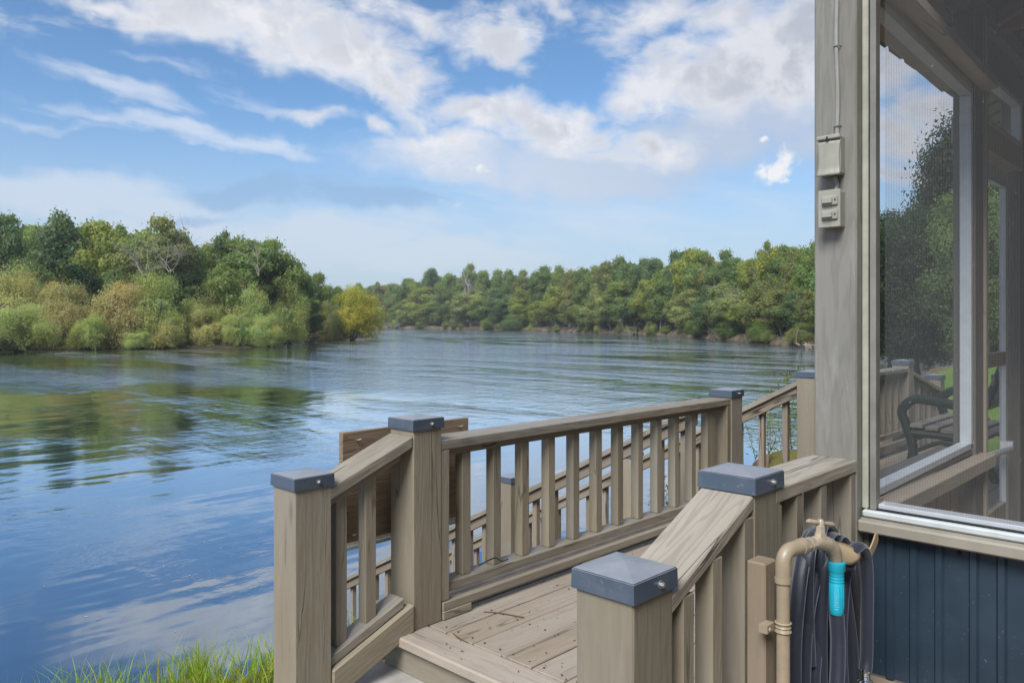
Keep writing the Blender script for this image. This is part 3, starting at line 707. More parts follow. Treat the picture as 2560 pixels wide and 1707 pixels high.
for i, px in enumerate(back):
    sy = interp(FAR_SHORE, px); dep = FOC*(EYE-ZW)/(sy-802) + 13 + rg.uniform(0, 7); zb = ZW+1.9
    ty = interp(SKY, px)+rg.uniform(-7, 9); h = hgt(ty, dep, zb); hw = rg.uniform(24, 36)*(1.0 if px < 1500 else 1.25)
    colr = [DK, MID, BLU, MID, OLV, DK, YG][rg.randrange(7)]; mi = rg.randrange(7); wd = min(1.3, max(.6, (hw/FOC*dep)/(h*.30)))
    form = ['rounded', 'spreading', 'narrow', 'airy', 'pointed', 'flat-topped', 'full'][mi]
    plant_tree('broadleaf_tree', 'tree', f'{CN[colr]} {form} tree on the skyline of the far bank, {ordn(i, len(back))}', ground_pt(px, dep, zb), h, wd, BROAD[mi], TRUNKS[mi % 4], colr, 'skyline trees of the far bank', rg)
front = []; x = 880
while x < 2100:
    front.append(x); x += rg.uniform(26, 46)
for i, px in enumerate(front):
    sy = interp(FAR_SHORE, px); d0 = FOC*(EYE-ZW)/(sy-802); dep = d0 + 2.5 + rg.uniform(0, 4); zb = ZW+1.3
    t0 = interp(SKY, px); ty = t0 + (sy-t0)*rg.uniform(.22, .52); h = hgt(ty, dep, zb); hw = rg.uniform(30, 46)*(1.0 if px < 1500 else 1.2)
    colr = [PALE, MID, OLV, PALE, YG, BLU, MID][rg.randrange(7)]; mi = [6, 4, 2, 6, 1, 3, 0][rg.randrange(7)]; wd = min(1.5, max(.7, (hw/FOC*dep)/(h*.28)))
    form = ['rounded', 'spreading', 'narrow', 'airy', 'pointed', 'flat-topped', 'full'][mi]
    plant_tree('bank_tree', 'tree', f'lower {CN[colr]} {form} tree at the edge of the far bank, {ordn(i, len(front))}', ground_pt(px, dep, zb), h, wd, BROAD[mi], TRUNKS[mi % 4], colr, 'front trees of the far bank', rg, (.26, .24, .21))
bush = []; x = 890
while x < 2100:
    bush.append(x); x += rg.choice([16, 24, 40, 62])
for i, px in enumerate(bush):
    sy = interp(FAR_SHORE, px); d0 = FOC*(EYE-ZW)/(sy-802); dep = d0+rg.uniform(.8, 2.2)
    h = rg.uniform(2.2, 5.2)*(1.25 if px < 1300 else .85); colr = [PALE, OLV, MID, WGRN, DK][rg.randrange(5)]; mi = rg.randrange(5)
    plant_tree('bank_bush', 'bush', f'low {CN.get(colr, "light green")} bush overhanging the water of the far bank, {ordn(i, len(bush))}', ground_pt(px, dep, ZW+.3), h, rg.uniform(1.0, 1.7), WILLOW[mi], STEMS[mi % 3], colr, 'bushes along the far bank', rg, (.2, .17, .14))
# the woods behind read as one mass
def woods(name, strips, seed, colr):
    r = np.random.default_rng(seed); Cs, Ns, Ss, Ts = [], [], [], []
    for (px, dep, ty, zb) in strips:
        h = hgt(ty, dep, zb); C, Nn, Sz, T = crown_broad(int(r.integers(1e6)), n=1500, leaf=.04, lobes=16, rx=.34, z0=.02)
        p = ground_pt(px, dep, zb); Cs.append(C*h+np.array(p)); Ns.append(Nn); Ss.append(Sz*h); Ts.append(T)
    me = leaf_mesh(name, np.concatenate(Cs), np.concatenate(Ns), np.concatenate(Ss), .6, np.concatenate(Ts)); me.materials.append(M_LEAF)
    o = bpy.data.objects.new(name, me); COL.objects.link(o); o.color = (*colr, 1); MW[o] = Matrix.Identity(4); return o
st = []
x = 780
while x < 2600:
    sy = interp(FAR_SHORE, x); d0 = FOC*(EYE-ZW)/(sy-802); t = interp(SKY, x)
    st += [(x, d0+24+rg.uniform(0, 6), t+12, ZW+2), (x+14, d0+40+rg.uniform(0, 10), t+10, ZW+2)]; x += 30
x = 820
while x < 2600:
    sy = interp(FAR_SHORE, x); d0 = FOC*(EYE-ZW)/(sy-802); t = interp(SKY, x)
    st += [(x, d0+15+rg.uniform(0, 4), t+(sy-t)*rg.uniform(.45, .7), ZW+1.0)]; x += 17
tag(woods('woods', st, 77, DK), 'dense dark woods filling in behind the skyline trees of the far bank', 'woods', kind='stuff')
st = []
x = -700
while x < 715:
    t = interp([(-700, 520), (0, 560), (150, 560), (400, 575), (480, 625), (560, 620), (700, 640), (800, 700), (900, 730)], x)
    st += [(x, 142+rg.uniform(0, 8), t, ZW+1.2), (x+20, 160+rg.uniform(0, 8), t, ZW+1.2)]; x += 42
tag(woods('woods', st, 78, DK), 'dense dark woods behind the tall trees of the left bank', 'woods', kind='stuff')

# bare branches, fallen timber
def branchy(name, p, h, seed, colr, label, cat, group=None, spread=1.0, up=1.0, n=5, r0=.12):
    r = np.random.default_rng(seed); mb = MB(); p = Vector(p)
    def grow(b, d, l, rad, lev):
        pts = [b]; dd = d.copy()
        for k in range(4):
            dd = (dd + Vector(r.normal(0, .16, 3))).normalized(); pts.append(pts[-1]+dd*l/4)
        mb.tube(pts, [rad*(1-.16*k) for k in range(5)], 5)
        if lev > 0:
            for k in range(3 if lev > 1 else 4):
                q = pts[1+int(r.integers(4))]; nd = (dd+Vector(r.normal(0, .75, 3))*spread).normalized(); grow(q, nd, l*r.uniform(.45, .75), rad*.5, lev-1)
    for k in range(n):
        a = r.uniform(0, 6.28); d = Vector((math.cos(a)*spread, math.sin(a)*spread, up*r.uniform(.4, 1.2))).normalized()
        grow(p+Vector((r.normal(0, .2), r.normal(0, .2), 0)), d, h*r.uniform(.6, 1), r0, 2)
    o = mb.build(name, M_BARK, M=Matrix.Translation(p)); o.color = (*colr, 1); return tag(o, label, cat, group)
GREYB = (.27, .25, .20); BRB = (.15, .105, .075)
for k, (px, py, dd, h, c, lab, sp, up, n) in enumerate([
        (2005, 867, 1.0, 4.6, (.42, .35, .28), 'heap of pale fallen logs at the water beside the corner post', 1.4, .15, 5),
        (1915, 858, 3.0, 3.5, BRB, 'tangle of brown roots on the bank left of the pale logs', 1.2, .5, 6),
        (1800, 848, 1.2, 4.4, (.32, .27, .20), 'wide brown brush pile on the sandy stretch of bank', 1.5, .5, 7),
        (1600, 836, 1.2, 5.2, (.34, .29, .22), 'low grey dead brush in front of the gap with trunks', 1.5, .35, 6),
        (1455, 831, 2.0, 6, BRB, 'dark root tangle left of the sandy stretch of bank', 1.5, .3, 6),
        (1290, 825, .8, 9, (.42, .39, .33), 'pale dead tree fanned out over the water at the far bank', 1.2, .7, 6),
        (1180, 823.5, 2.0, 8, BRB, 'brown fallen brush at the water left of the pale dead tree', 1.6, .2, 6),
        (985, 821, 3.0, 9, GREYB, 'grey dead brush at the far bank beside the golden willow', 1.2, .6, 6),
        (490, 866, .5, 3.0, (.13, .075, .055), 'reddish brown brush hanging into the water between the willows', 1.4, .5, 8),
        (775, 856, 1.0, 3.2, (.20, .14, .10), 'dry brown reeds left of the golden willow', 1.0, .8, 9),
        (280, 872, .0, 3.0, (.06, .045, .035), 'dark bare stems under the rusty willow', 1.0, .9, 5)]):
    p = shore_pt(px, py); dep = p.x*FX+p.y*FY+dd
    branchy('driftwood', ground_pt(px, dep, ZW+.25), h, 500+k, c, lab, 'driftwood', 'dead wood along the banks', sp, up, n, .13 if dep < 180 else .2)
def bare_limbs(px, py, dep, h, seed, lab, c=GREYB, n=4, sp=.6, up=1.2, r0=.14):
    z = EYE+(802-py)/FOC*dep
    branchy('bare_tree', ground_pt(px, dep, z), h, seed, c, lab, 'dead tree', None, sp, up, n, r0)
bare_limbs(362, 690, 112, 6.5, 601, 'bare grey dead tree spreading in front of the olive tree', n=7, sp=1.0, r0=.08)
bare_limbs(428, 680, 112, 6.0, 602, 'smaller bare grey dead tree right of the spreading one', n=5, sp=1.0, r0=.07)
bare_limbs(648, 690, 114, 4.6, 603, 'pale bare forked limb under the umbrella-topped tree', (.36, .30, .22), 3, .35, 1.6, .09)
bare_limbs(1890, 765, 139, 6.0, 604, 'pale leaning dead tree at the right of the far bank', n=4, sp=.7)
bare_limbs(1165, 760, 340, 14, 605, 'grey dead tree top among the pale trees of the far bank', (.30, .28, .24), 5, .5, 1.4, .3)

# trees on this side, seen through the porch screens
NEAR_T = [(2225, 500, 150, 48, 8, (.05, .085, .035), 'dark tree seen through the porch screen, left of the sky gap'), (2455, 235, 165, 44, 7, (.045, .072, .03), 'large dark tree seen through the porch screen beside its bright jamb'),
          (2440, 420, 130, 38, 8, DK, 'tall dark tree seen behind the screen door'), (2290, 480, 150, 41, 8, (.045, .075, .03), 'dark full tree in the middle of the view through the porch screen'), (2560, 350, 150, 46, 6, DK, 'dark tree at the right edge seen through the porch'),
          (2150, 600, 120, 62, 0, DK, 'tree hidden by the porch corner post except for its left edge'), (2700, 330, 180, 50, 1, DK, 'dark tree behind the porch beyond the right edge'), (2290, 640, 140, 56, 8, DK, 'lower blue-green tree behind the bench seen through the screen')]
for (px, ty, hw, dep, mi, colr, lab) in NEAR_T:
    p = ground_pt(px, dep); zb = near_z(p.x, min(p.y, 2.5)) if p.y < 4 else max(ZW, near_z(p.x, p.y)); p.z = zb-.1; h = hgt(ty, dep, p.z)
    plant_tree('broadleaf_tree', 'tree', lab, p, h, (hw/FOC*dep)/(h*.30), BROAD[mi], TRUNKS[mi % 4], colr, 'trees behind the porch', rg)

for k, (u, v, h, mi) in enumerate([(-7, -15, 15, 6), (3, -19, 17, 4), (-16, -11, 14, 1), (-13, -24, 18, 0), (12, -22, 16, 6)]):  # unseen trees added to block sky light from the land side
    plant_tree('broadleaf_tree', 'tree', 'big unseen shade tree added on the land side of the house, behind the viewer', (u, v, near_z(u, v)), h, 1.35, BROAD[mi], TRUNKS[k % 4], DK, 'unseen shade trees added behind the viewer', rg)

# ------------------------------------------------------------------ grass and small plants on the near bank
def grass_blades(name, pts, hmin, hmax, seed, colr, wid=.0026):
    r = np.random.default_rng(seed); V, F, T = [], [], []
    for (u, v) in pts:
        z = near_z(u, v); h = r.uniform(hmin, hmax); a = r.uniform(0, 6.28); bend = r.uniform(.1, .75)*h; b0 = Vector((math.cos(a), math.sin(a), 0)); s = Vector((-b0.y, b0.x, 0))
        a2 = r.uniform(0, 6.28); s = Vector((math.cos(a2), math.sin(a2), 0)); w0 = wid*r.uniform(.6, 1.3); k = len(V)
        for t in (0, .35, .7):
            q = Vector((u, v, z-.01))+b0*bend*t*t+Vector((0, 0, h*(t-.25*t*t*bend/h))); V += [q-s*w0*(1-t*.7), q+s*w0*(1-t*.7)]
        V.append(Vector((u, v, z-.01))+b0*bend+Vector((0, 0, h*(1-.28*bend/h))))
        F += [(k, k+1, k+3, k+2), (k+2, k+3, k+5, k+4), (k+4, k+5, k+6)]
        g = r.uniform(.65, 1.35); yl = r.choice([1.0, 1.0, 1.0, 1.25, 1.9], p=[.3, .2, .2, .22, .08]); T += [(g*yl, g, g*.9)]*11
    me = bpy.data.meshes.new(name); me.from_pydata([tuple(v) for v in V], [], F); me.update()
    at = me.color_attributes.new('tint', 'FLOAT_COLOR', 'CORNER'); at.data.foreach_set('color', np.array([(*t, 1) for t in T], dtype=np.float32).ravel())
    me.materials.append(M_GRASS); o = bpy.data.objects.new(name, me); COL.objects.link(o); o.color = (*colr, 1); return o
r = np.random.default_rng(9); pts = []
for k in range(210):                                    # tufts along the crest of the bank
    u = r.uniform(-.3, 2.3); v = 3.0+r.normal(0, .17)+.30*max(0, 1.75-u)
    pts += [(u+r.normal(0, .03), v+r.normal(0, .03)) for _ in range(int(r.integers(5, 20)))]
tag(grass_blades('grass', pts, .07, .24, 10, (.27, .40, .065)), 'long bright green grass along the top of the bank', 'grass', kind='stuff')
pts = [(u_, r.uniform(2.5, 3.1)+.3*max(0, 1.75-u_)) for u_ in r.uniform(-.4, 2.2, 1400)]
tag(grass_blades('dry_grass', pts, .02, .07, 11, (.30, .23, .12), .003), 'short dry straw lying on the bank soil', 'straw', kind='stuff')

mb = MB(); r = np.random.default_rng(21)
for k in range(36):
    px, py = r.uniform(20, 680), r.uniform(1150, 1600); q = shore_pt(px, py); a = r.uniform(0, 6.28); l = r.uniform(.008, .026); b = len(mb.v); c_, s_ = math.cos(a)*l, math.sin(a)*l
    mb.v += [q+Vector((c_, s_, .006)), q+Vector((-s_*.5, c_*.5, .008)), q+Vector((-c_, -s_, .006)), q+Vector((s_*.5, -c_*.5, .007))]; mb.f.append((b, b+1, b+2, b+3))
tag(mb.build('floating_leaves', simple('pale_floating_leaf', (.42, .38, .30), .6), None, False, Matrix.Identity(4)), 'small pale leaves drifting on the water by the near bank', 'leaves', kind='stuff')
def sapling(px, dep, zb, h, seed, lab, colr, n=620):
    r = np.random.default_rng(seed); p = ground_pt(px, dep, zb); e = empty('sapling', p, lab, 'shrub', 'young shrubs by the stairs'); mb = MB(); C = []
    for k in range(9):
        d = Vector((r.normal(0, .35), r.normal(0, .35), 1)).normalized(); L_ = h*r.uniform(.5, 1); q = [p+d*L_*t+Vector((0, 0, -.12*L_*t*t))+Vector((d.x, d.y, 0))*.3*L_*t*t for t in np.linspace(0, 1, 6)]
        mb.tube(q, [.007, .006, .005, .004, .003, .002], 5)
        for _ in range(n//9): t = r.uniform(.3, 1); i = min(4, int(t*5)); C.append(np.array(q[i].lerp(q[i+1], t*5-i))+r.normal(0, .05, 3))
    o = mb.build('stem', M_BARK, e); o.color = (.12, .09, .06, 1)
    C = np.array(C)-np.array(p); k = len(C); t = r.uniform(.7, 1.4, (k, 1)); me = leaf_mesh('foliage', C, r.normal(size=(k, 3)), r.uniform(.025, .05, k), .22, np.repeat(t, 3, 1)); me.materials.append(M_LEAF)
    o = bpy.data.objects.new('foliage', me); COL.objects.link(o); place(o, MW[e].copy(), e); o.color = (*colr, 1)
sapling(1925, 9.0, -1.3, 1.9, 31, 'yellow-green sapling beyond the river stairs, left of the end newel post', (.17, .22, .04))
sapling(1985, 8.6, -1.1, 2.0, 32, 'leafy green sapling beside the end newel post of the river stairs', (.13, .20, .035))
sapling(1890, 9.6, -1.5, 1.1, 33, 'thin reddish sapling beyond the river stairs', (.20, .15, .07), 160)
sapling(1660, 11.0, -2.0, 1.5, 34, 'pale shrub seen between the balusters of the long deck railing', (.17, .19, .07))
def rock(px, py, dep, s, seed, lab, colr):
    p = ground_pt(px, dep, EYE-(py-802)/FOC*dep); bm = bmesh.new(); bmesh.ops.create_icosphere(bm, subdivisions=3, radius=s)
    for v in bm.verts: v.co *= 1+.22*vnoise(v.co.x*5/s*.4, v.co.y*5/s*.4+v.co.z*3/s, seed); v.co.z *= .7
    tag(bm_obj('boulder', bm, soil('boulder_stone', colr, tuple(c*1.3 for c in colr), tuple(c*.5 for c in colr), 3), None, Matrix.Translation(p), True), lab, 'boulder')
rock(1986, 1170, 8.2, .28, 3, 'mossy yellow-green boulder beside the end newel post', (.13, .12, .04))
rock(1935, 1170, 8.6, .22, 5, 'brown broken boulder under the saplings', (.17, .12, .085))

# ------------------------------------------------------------------ deck
PW = .1405                      # post width
YB, YE = 2.284, .863            # outer faces of the two railing lines
deck = empty('deck', (4, 1.6, 0), 'weathered grey-brown plank deck with a single step down towards the viewer', 'deck')
def planks():
    bm = bmesh.new(); y = 2.62; r = random.Random(4)
    while y > -2.2:
        x0 = 1.925; cuts = [x0]
        while cuts[-1] < 7.8: cuts.append(min(7.80, cuts[-1]+r.choice([2.6, 3.2, 3.7])))
        for a, b in zip(cuts, cuts[1:]):
            dz = r.uniform(-.0018, .0018)
            add_hexa(bm, [(a+.002, y-.1385, -.036+dz), (b-.002, y-.1385, -.036+dz), (b-.002, y, -.036+dz), (a+.002, y, -.036+dz), (a+.002, y-.1385, dz), (b-.002, y-.1385, dz), (b-.002, y, dz), (a+.002, y, dz)], .003)
        y -= .1435
    bmesh.ops.recalc_face_normals(bm, faces=bm.faces); return bm
bm_obj('deck_boards', planks(), M_DECK, deck, Matrix.Identity(4))
mb = MB(); y = 2.62
while y > .6:
    for x in (1.955, 2.20, 2.60, 3.0, 3.4, 3.8, 4.2):
        for dy in (.03, .108): mb.lathe((x+.004*math.sin(x*70+y*90), y-dy, .0017), (0, 0, 1), [(0, .0042), (.0009, .0038)], 8)
    y -= .1435
o = mb.build('deck_screws', simple('dull_screw', (.06, .05, .045), .5, .3), deck, False); o['kind'] = 'stuff'
box('nosing_board', 1.772, 1.920, .70, 2.40, -.038, .001, M_DECK, deck, 'y', .006)
box('riser', 1.800, 1.838, .70, 2.40, -.21, -.038, M_PAINT, deck, 'y')
box('fascia', 1.925, 7.8, 2.622, 2.66, -.24, -.002, M_PAINT, deck)
box('fascia', 7.802, 7.84, -2.2, 2.66, -.24, -.002, M_PAINT, deck, 'y')
mb = MB()
for x_ in (2.2, 4.2, 6.2, 7.6): 
    for y_ in (2.5, .9): mb.box(x_, x_+.12, y_, y_+.12, -2.2, -.24)
mb.build('support_posts', M_RAW, deck, False)
slab = MB().box(-2.5, 1.798, .55, 2.42, -.6, -.135).build('landing', M_CONC, None, False); slab['kind'] = 'structure'

def newel(parent, x, y, zb, zt, cap=True, mat=None, wd=PW, name='post', bolt=True):
    po = box(name, x, x+wd, y, y+wd, zb, zt-.004, mat or M_PAINT, parent, 'z', .004)
    if cap: post_cap(po, x, y, zt, wd, bolt)
    return po
def post_cap(po, x, y, zt, wd, bolt=True):
    """folded sheet-metal cap: skirt 4 cm deep, shallow hipped top; zt is its edge height"""
    g = .006; bm = bmesh.new(); c = Vector((x+wd/2, y+wd/2, zt)); a = wd/2+g
    ring = [(-a, -a), (a, -a), (a, a), (-a, a)]
    lo = [bm.verts.new((p[0]*1.012, p[1]*1.012, -.040)) for p in ring]; hi = [bm.verts.new((p[0], p[1], 0)) for p in ring]; ap = bm.verts.new((0, 0, .012))
    li = [bm.verts.new((p[0]*.975, p[1]*.975, -.040)) for p in ring]; lu = [bm.verts.new((p[0]*.97, p[1]*.97, -.006)) for p in ring]
    for i in range(4):
        j = (i+1) % 4
        bm.faces.new((lo[i], lo[j], hi[j], hi[i])); bm.faces.new((hi[i], hi[j], ap)); bm.faces.new((li[j], li[i], lo[i], lo[j])[::-1]); bm.faces.new((lu[i], lu[j], li[j], li[i])[::-1])
    bmesh.ops.recalc_face_normals(bm, faces=bm.faces)
    bmesh.ops.bevel(bm, geom=[e for e in bm.edges if e.calc_length() > .05 and all(v.co.z > -.01 for v in e.verts) and ap not in e.verts], offset=.002, segments=2, affect='EDGES')
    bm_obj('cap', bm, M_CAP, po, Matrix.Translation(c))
    if bolt:
        mb = MB(); b = Vector((x+wd*.60, y-g*1.2, zt-.021))
        mb.lathe(b, (0, -1, 0), [(-.002, .0085), (.0015, .0085)], 16); mb.lathe(b, (0, -1, 0), [(.0015, .0055), (.007, .0055), (.0085, .004)], 6)
        mb.build('bolt', M_BOLT, po)
def baluster(parent, x, y, z0, z1, wd=.046, mat=None): return box('baluster', x, x+wd, y, y+wd, z0, z1, mat or M_PAINT, parent, 'z', .002)

# railing from the first newel up to the deck (left of the step)
t = empty('step_railing', (1.42, YB+.07, -.2), 'short sloping greige railing on the river side of the step, with one low capped newel', 'railing', 'wooden railings of the deck')
newel(t, 1.351, YB, -.30, .642)
SL = .386
def zr(x): return .600+SL*(x-1.511)
beam('handrail', (1.470, YB+.070, zr(1.470)), (1.843, YB+.070, zr(1.843)), .139, .041, M_RAIL, t)
beam('sub_rail', (1.493, YB+.052, zr(1.493)-.0415), (1.815, YB+.052, zr(1.815)-.0415), .038, .034, M_PAINT, t)
for x in (1.531, 1.656): baluster(t, x, YB+.035, zr(x)-.60, zr(x)-.055)
beam('bottom_rail', (1.493, YB+.055, zr(1.493)-.585), (1.812, YB+.055, zr(1.812)-.585), .085, .036, M_RAIL, t)
beam('lower_rail', (1.493, YB+.020, zr(1.493)-.624), (1.842, YB+.020, zr(1.842)-.624), .060, .10, M_PAINT, t)

# long railing of the deck
t = empty('deck_railing', (3.0, YB+.07, 0), 'long level greige railing along the river side of the deck, two capped newels', 'railing', 'wooden railings of the deck')
newel(t, 1.846, YB, 0, .789)
XC = 4.227
newel(t, XC+.045, YB, 0, .742, wd=PW)
beam('handrail', (1.988, YB+.072, .697), (XC+.043, YB+.072, .695), .139, .037, M_RAIL, t)
box('sub_rail', 2.03, XC, YB+.034, YB+.072, .628, .659, M_PAINT, t)
box('trim', 1.988, 2.029, YB+.003, YB+.088, .072, .658, M_PAINT, t, 'z')
box('trim', XC+.002, XC+.043, YB+.003, YB+.14, .072, .656, M_PAINT, t, 'z')
bx = [2.128+.1755*k for k in range(12)]
for x in bx: baluster(t, x, YB+.036, .136, .628)
baluster(t, 4.105, YB+.036, .136, .628)
box('bottom_rail', 2.031, XC, YB+.015, YB+.10, .098, .135, M_RAIL, t)
box('kick_board', 1.990, XC+.04, YB-.004, YB+.034, .036, .070, M_PAINT, t)
box('spacer_block', 1.990, 2.14, YB-.006, YB+.034, .002, .0355, M_PAINT, t)
box('spacer_block', 2.85, 3.0, YB-.002, YB+.034, .002, .0355, M_PAINT, t)
box('spacer_block', 3.75, 3.9, YB-.002, YB+.034, .002, .0355, M_PAINT, t)

# railing beside the house side of the step
t = empty('step_railing', (1.30, YE+.07, -.2), 'sloping greige railing in the foreground with two large blue-grey capped newels', 'railing', 'wooden railings of the deck')
newel(t, 1.232, YE, -.30, .660)
newel(t, 1.724, YE, -.20, .789)
SD = .424
def ze(x): return .601+SD*(x-1.377)
beam('handrail', (1.368, YE+.070, ze(1.368)), (1.722, YE+.070, ze(1.722)), .139, .034, M_RAIL, t)
for x, wy in ((1.413, .045), (1.533, .045), (1.678, .075)): box('baluster', x, x+.043, YE+.001, YE+.001+wy, -.13, ze(x)-.03, M_PAINT, t, 'z', .002)
beam('sub_rail', (1.373, YE+.100, ze(1.373)-.0345), (1.722, YE+.100, ze(1.722)-.0345), .038, .045, M_PAINT, t)
# level piece to the house
t = empty('deck_railing', (2.1, YE+.07, 0), 'short level greige railing joining the blue-grey capped newel to the porch corner post', 'railing', 'wooden railings of the deck')
beam('handrail', (1.838, YE+.070, .744), (2.370, YE+.070, .749), .142, .036, M_RAIL, t)
box('trim', 1.866, 1.880, YE+.003, YE+.06, .0, .70, M_PAINT, t, 'z')
for x in (1.963, 2.117): box('baluster', x, x+.041, YE+.002, YE+.052, .03, .708, M_PAINT, t, 'z', .002)
box('trim', 2.333, 2.3695, YE+.002, YE+.092, .0, .709, M_PAINT, t, 'z')
box('sub_rail', 1.881, 2.331, YE+.094, YE+.13, .67, .706, M_PAINT, t)

# ------------------------------------------------------------------ stairs to the river
stairs = empty('river_stairs', (4.8, 4.5, -1.2), 'open wooden stairs running down the bank to the river', 'stairs')
for k in range(14):
    y = 2.68+.33*k; z = -.17*(k+1)
    box('tread', 4.42, 5.50, y, y+.28, z-.04, z, M_DECK, stairs, 'x')
for x in (4.38, 5.501):
    beam('stringer', (x+.019, 2.665, -.03), (x+.019, 7.3, -2.42), .038, .26, M_RAW, stairs)
def stair_rail(x, y0, y1, ztop, slope, posts, lab, first=None):
    t = empty('stair_railing', (x, y0, ztop-.7), lab, 'railing', 'stair railings down to the river')
    def zz(y): return ztop - slope*(y-y0)
    beam('handrail', (x+.07, y0+(.14 if first else 0), zz(y0+(.14 if first else 0))), (x+.07, y1, zz(y1)), .139, .04, M_RAIL, t)
    beam('sub_rail', (x+.045, y0+.15, zz(y0+.15)-.0405), (x+.045, y1-.02, zz(y1-.02)-.0405), .038, .075, M_STAIR, t)
    y = y0+.24
    while y < y1-.1:
        if all(not (p[0]-.06 < y < p[0]+.15) for p in posts): box('baluster', x+.066, x+.108, y, y+.042, zz(y)-.78, zz(y)-.042, M_STAIR, t, 'z', .002)
        y += .185
    beam('bottom_rail', (x+.07, y0+.15, zz(y0+.15)-.70), (x+.07, y1, zz(y1)-.70), .09, .05, M_RAW, t)
    for (py, top) in posts:
        z = zz(py+.07)+top; newel(t, x-.075, py, zz(py)-1.25, z, mat=M_PAINT, bolt=False)
    if first: newel(t, x, y0, 0, first, bolt=False)
stair_rail(4.33, 2.43, 7.25, .694, .509, [(4.10, .16), (6.85, .16)], 'near sloping railing of the river stairs, seen between the deck balusters')
stair_rail(5.50, YB, 7.25, .801, .528, [(3.80, .08), (6.85, .1)], 'far sloping railing of the river stairs, starting from a capped newel by the porch corner', first=.794)

# railing at the far part of the deck, seen through the screens
t = empty('deck_railing', (7.2, YB, 0), 'railing at the far end of the deck seen through the porch screen', 'railing', 'wooden railings of the deck')
newel(t, 7.53, YB, 0, .80, bolt=False)
beam('handrail', (5.642, YB+.07, .735), (7.528, YB+.07, .735), .139, .037, M_RAIL, t)
box('sub_rail', 5.642, 7.52, YB+.03, YB+.07, .655, .6975, M_PAINT, t)
box('bottom_rail', 5.642, 7.52, YB+.015, YB+.10, .15, .19, M_RAIL, t)
box('kick_board', 5.642, 7.52, YB-.004, YB+.034, .06, .11, M_PAINT, t)
for k in range(11): baluster(t, 5.70+.165*k, YB+.036, .191, .6545)
newel(t, 8.50, YB, -.5, .62, bolt=False)
beam('handrail', (7.672, YB+.07, .70), (8.498, YB+.07, .50), .139, .037, M_RAIL, t)
for k in range(4): baluster(t, 7.78+.175*k, YB+.036, -.1, .62-.045*k)

# plywood and white signs behind the newel
t = empty('plywood_sign', (1.93, 2.45, .33), 'bare brown plywood sign board fixed behind the newel, seen from its back', 'sign')
box('board', 1.660, 2.300, 2.470, 2.494, .327, .742, M_PLY, t, 'x', .001)
mb = MB()
for (x, z) in ((1.70, .355), (1.72, .71), (2.26, .365), (2.24, .71)): mb.tube([(x, 2.472, z), (x, 2.458, z), (x+.012, 2.452, z+.004)], [.003, .003, .002], 6)
mb.build('screws', M_BOLT, t)
t = empty('white_sign', (1.98, 2.55, .2), 'white framed sign under the plywood board, a black clip at its top edge', 'sign')
box('panel', 1.70, 2.375, 2.556, 2.562, .285, .37, simple('white_sign_sheet', (.55, .54, .48), .5, 0, 8, .05), t, 'x', .001)
mb = MB().box(1.69, 2.385, 2.550, 2.566, .270, .284).box(2.376, 2.386, 2.550, 2.566, .285, .372); mb.build('frame', M_WHITE, t, False)
box('red_print', 1.755, 1.80, 2.553, 2.5555, .318, .345, simple('red_print_ink', (.45, .05, .04), .5), t, 'x', 0)
box('dark_print', 1.715, 1.750, 2.553, 2.5555, .318, .345, simple('dark_print_ink', (.03, .035, .05), .5), t, 'x', 0)
mb = MB().box(2.228, 2.262, 2.5505, 2.5555, .322, .328).box(2.244, 2.251, 2.5505, 2.5555, .305, .322); mb.build('clip', M_TIE, t, False)

# ties, twig
def tie(p, lab):
    o = MB().tube(spline(p, 5), .0028, 6).build('cable_tie', M_TIE, M=Matrix.Translation(p[1])); tag(o, lab, 'cable tie', 'black cable ties')
tie([on_y(1196, 1413, 2.30), on_y(1236, 1394, 2.285), on_y(1254, 1402, 2.312), on_y(1270, 1397, 2.312)], 'black cable tie round the foot of the second baluster of the long railing')
tie([on_y(1206, 1115, 2.31), on_y(1222, 1114, 2.305), on_y(1240, 1107, 2.305)], 'black cable tie under the top rail beside the second baluster')
def twig(pts, rr, lab):
    P = [Vector((*on_z(x_, y_, .003), .004)) for x_, y_ in pts]
    o = MB().tube(spline(P, 4), rr, 6).build('twig', M_BARK, M=Matrix.Translation(P[0])); o.color = (.16, .10, .06, 1); tag(o, lab, 'twig', 'twigs on the deck')
def on_z(px, py, z):
    d = FOC*(EYE-z)/(py-802); l = (px-1280)/FOC*d; return (FX*d+RX*l, FY*d+RY*l)
twig([(1210, 1529), (1250, 1532), (1310, 1543)], .0022, 'brown twig lying on the deck boards near the long railing')
twig([(1133, 1583), (1150, 1596), (1170, 1606)], .002, 'short twig on the deck boards beside the step edge')
mb = MB(); r = random.Random(3)
for k in range(110):
    x, y, a, s = r.uniform(1.8, 3.4), r.uniform(.95, 2.28), r.uniform(0, 6.28), r.uniform(.002, .007); b = len(mb.v)
    c_, s_ = math.cos(a), math.sin(a)
    mb.v += [Vector((x+c_*s, y+s_*s, .004)), Vector((x-s_*s*.4, y+c_*s*.4, .006+r.uniform(0, .004))), Vector((x-c_*s, y-s_*s, .004)), Vector((x+s_*s*.4, y-c_*s*.4, .004))]; mb.f.append((b, b+1, b+2, b+3))
tag(mb.build('leaf_litter', simple('dry_leaf', (.12, .075, .04), .8), None, False, Matrix.Identity(4)), 'small dry leaf fragments strewn over the deck boards', 'leaf litter', kind='stuff')

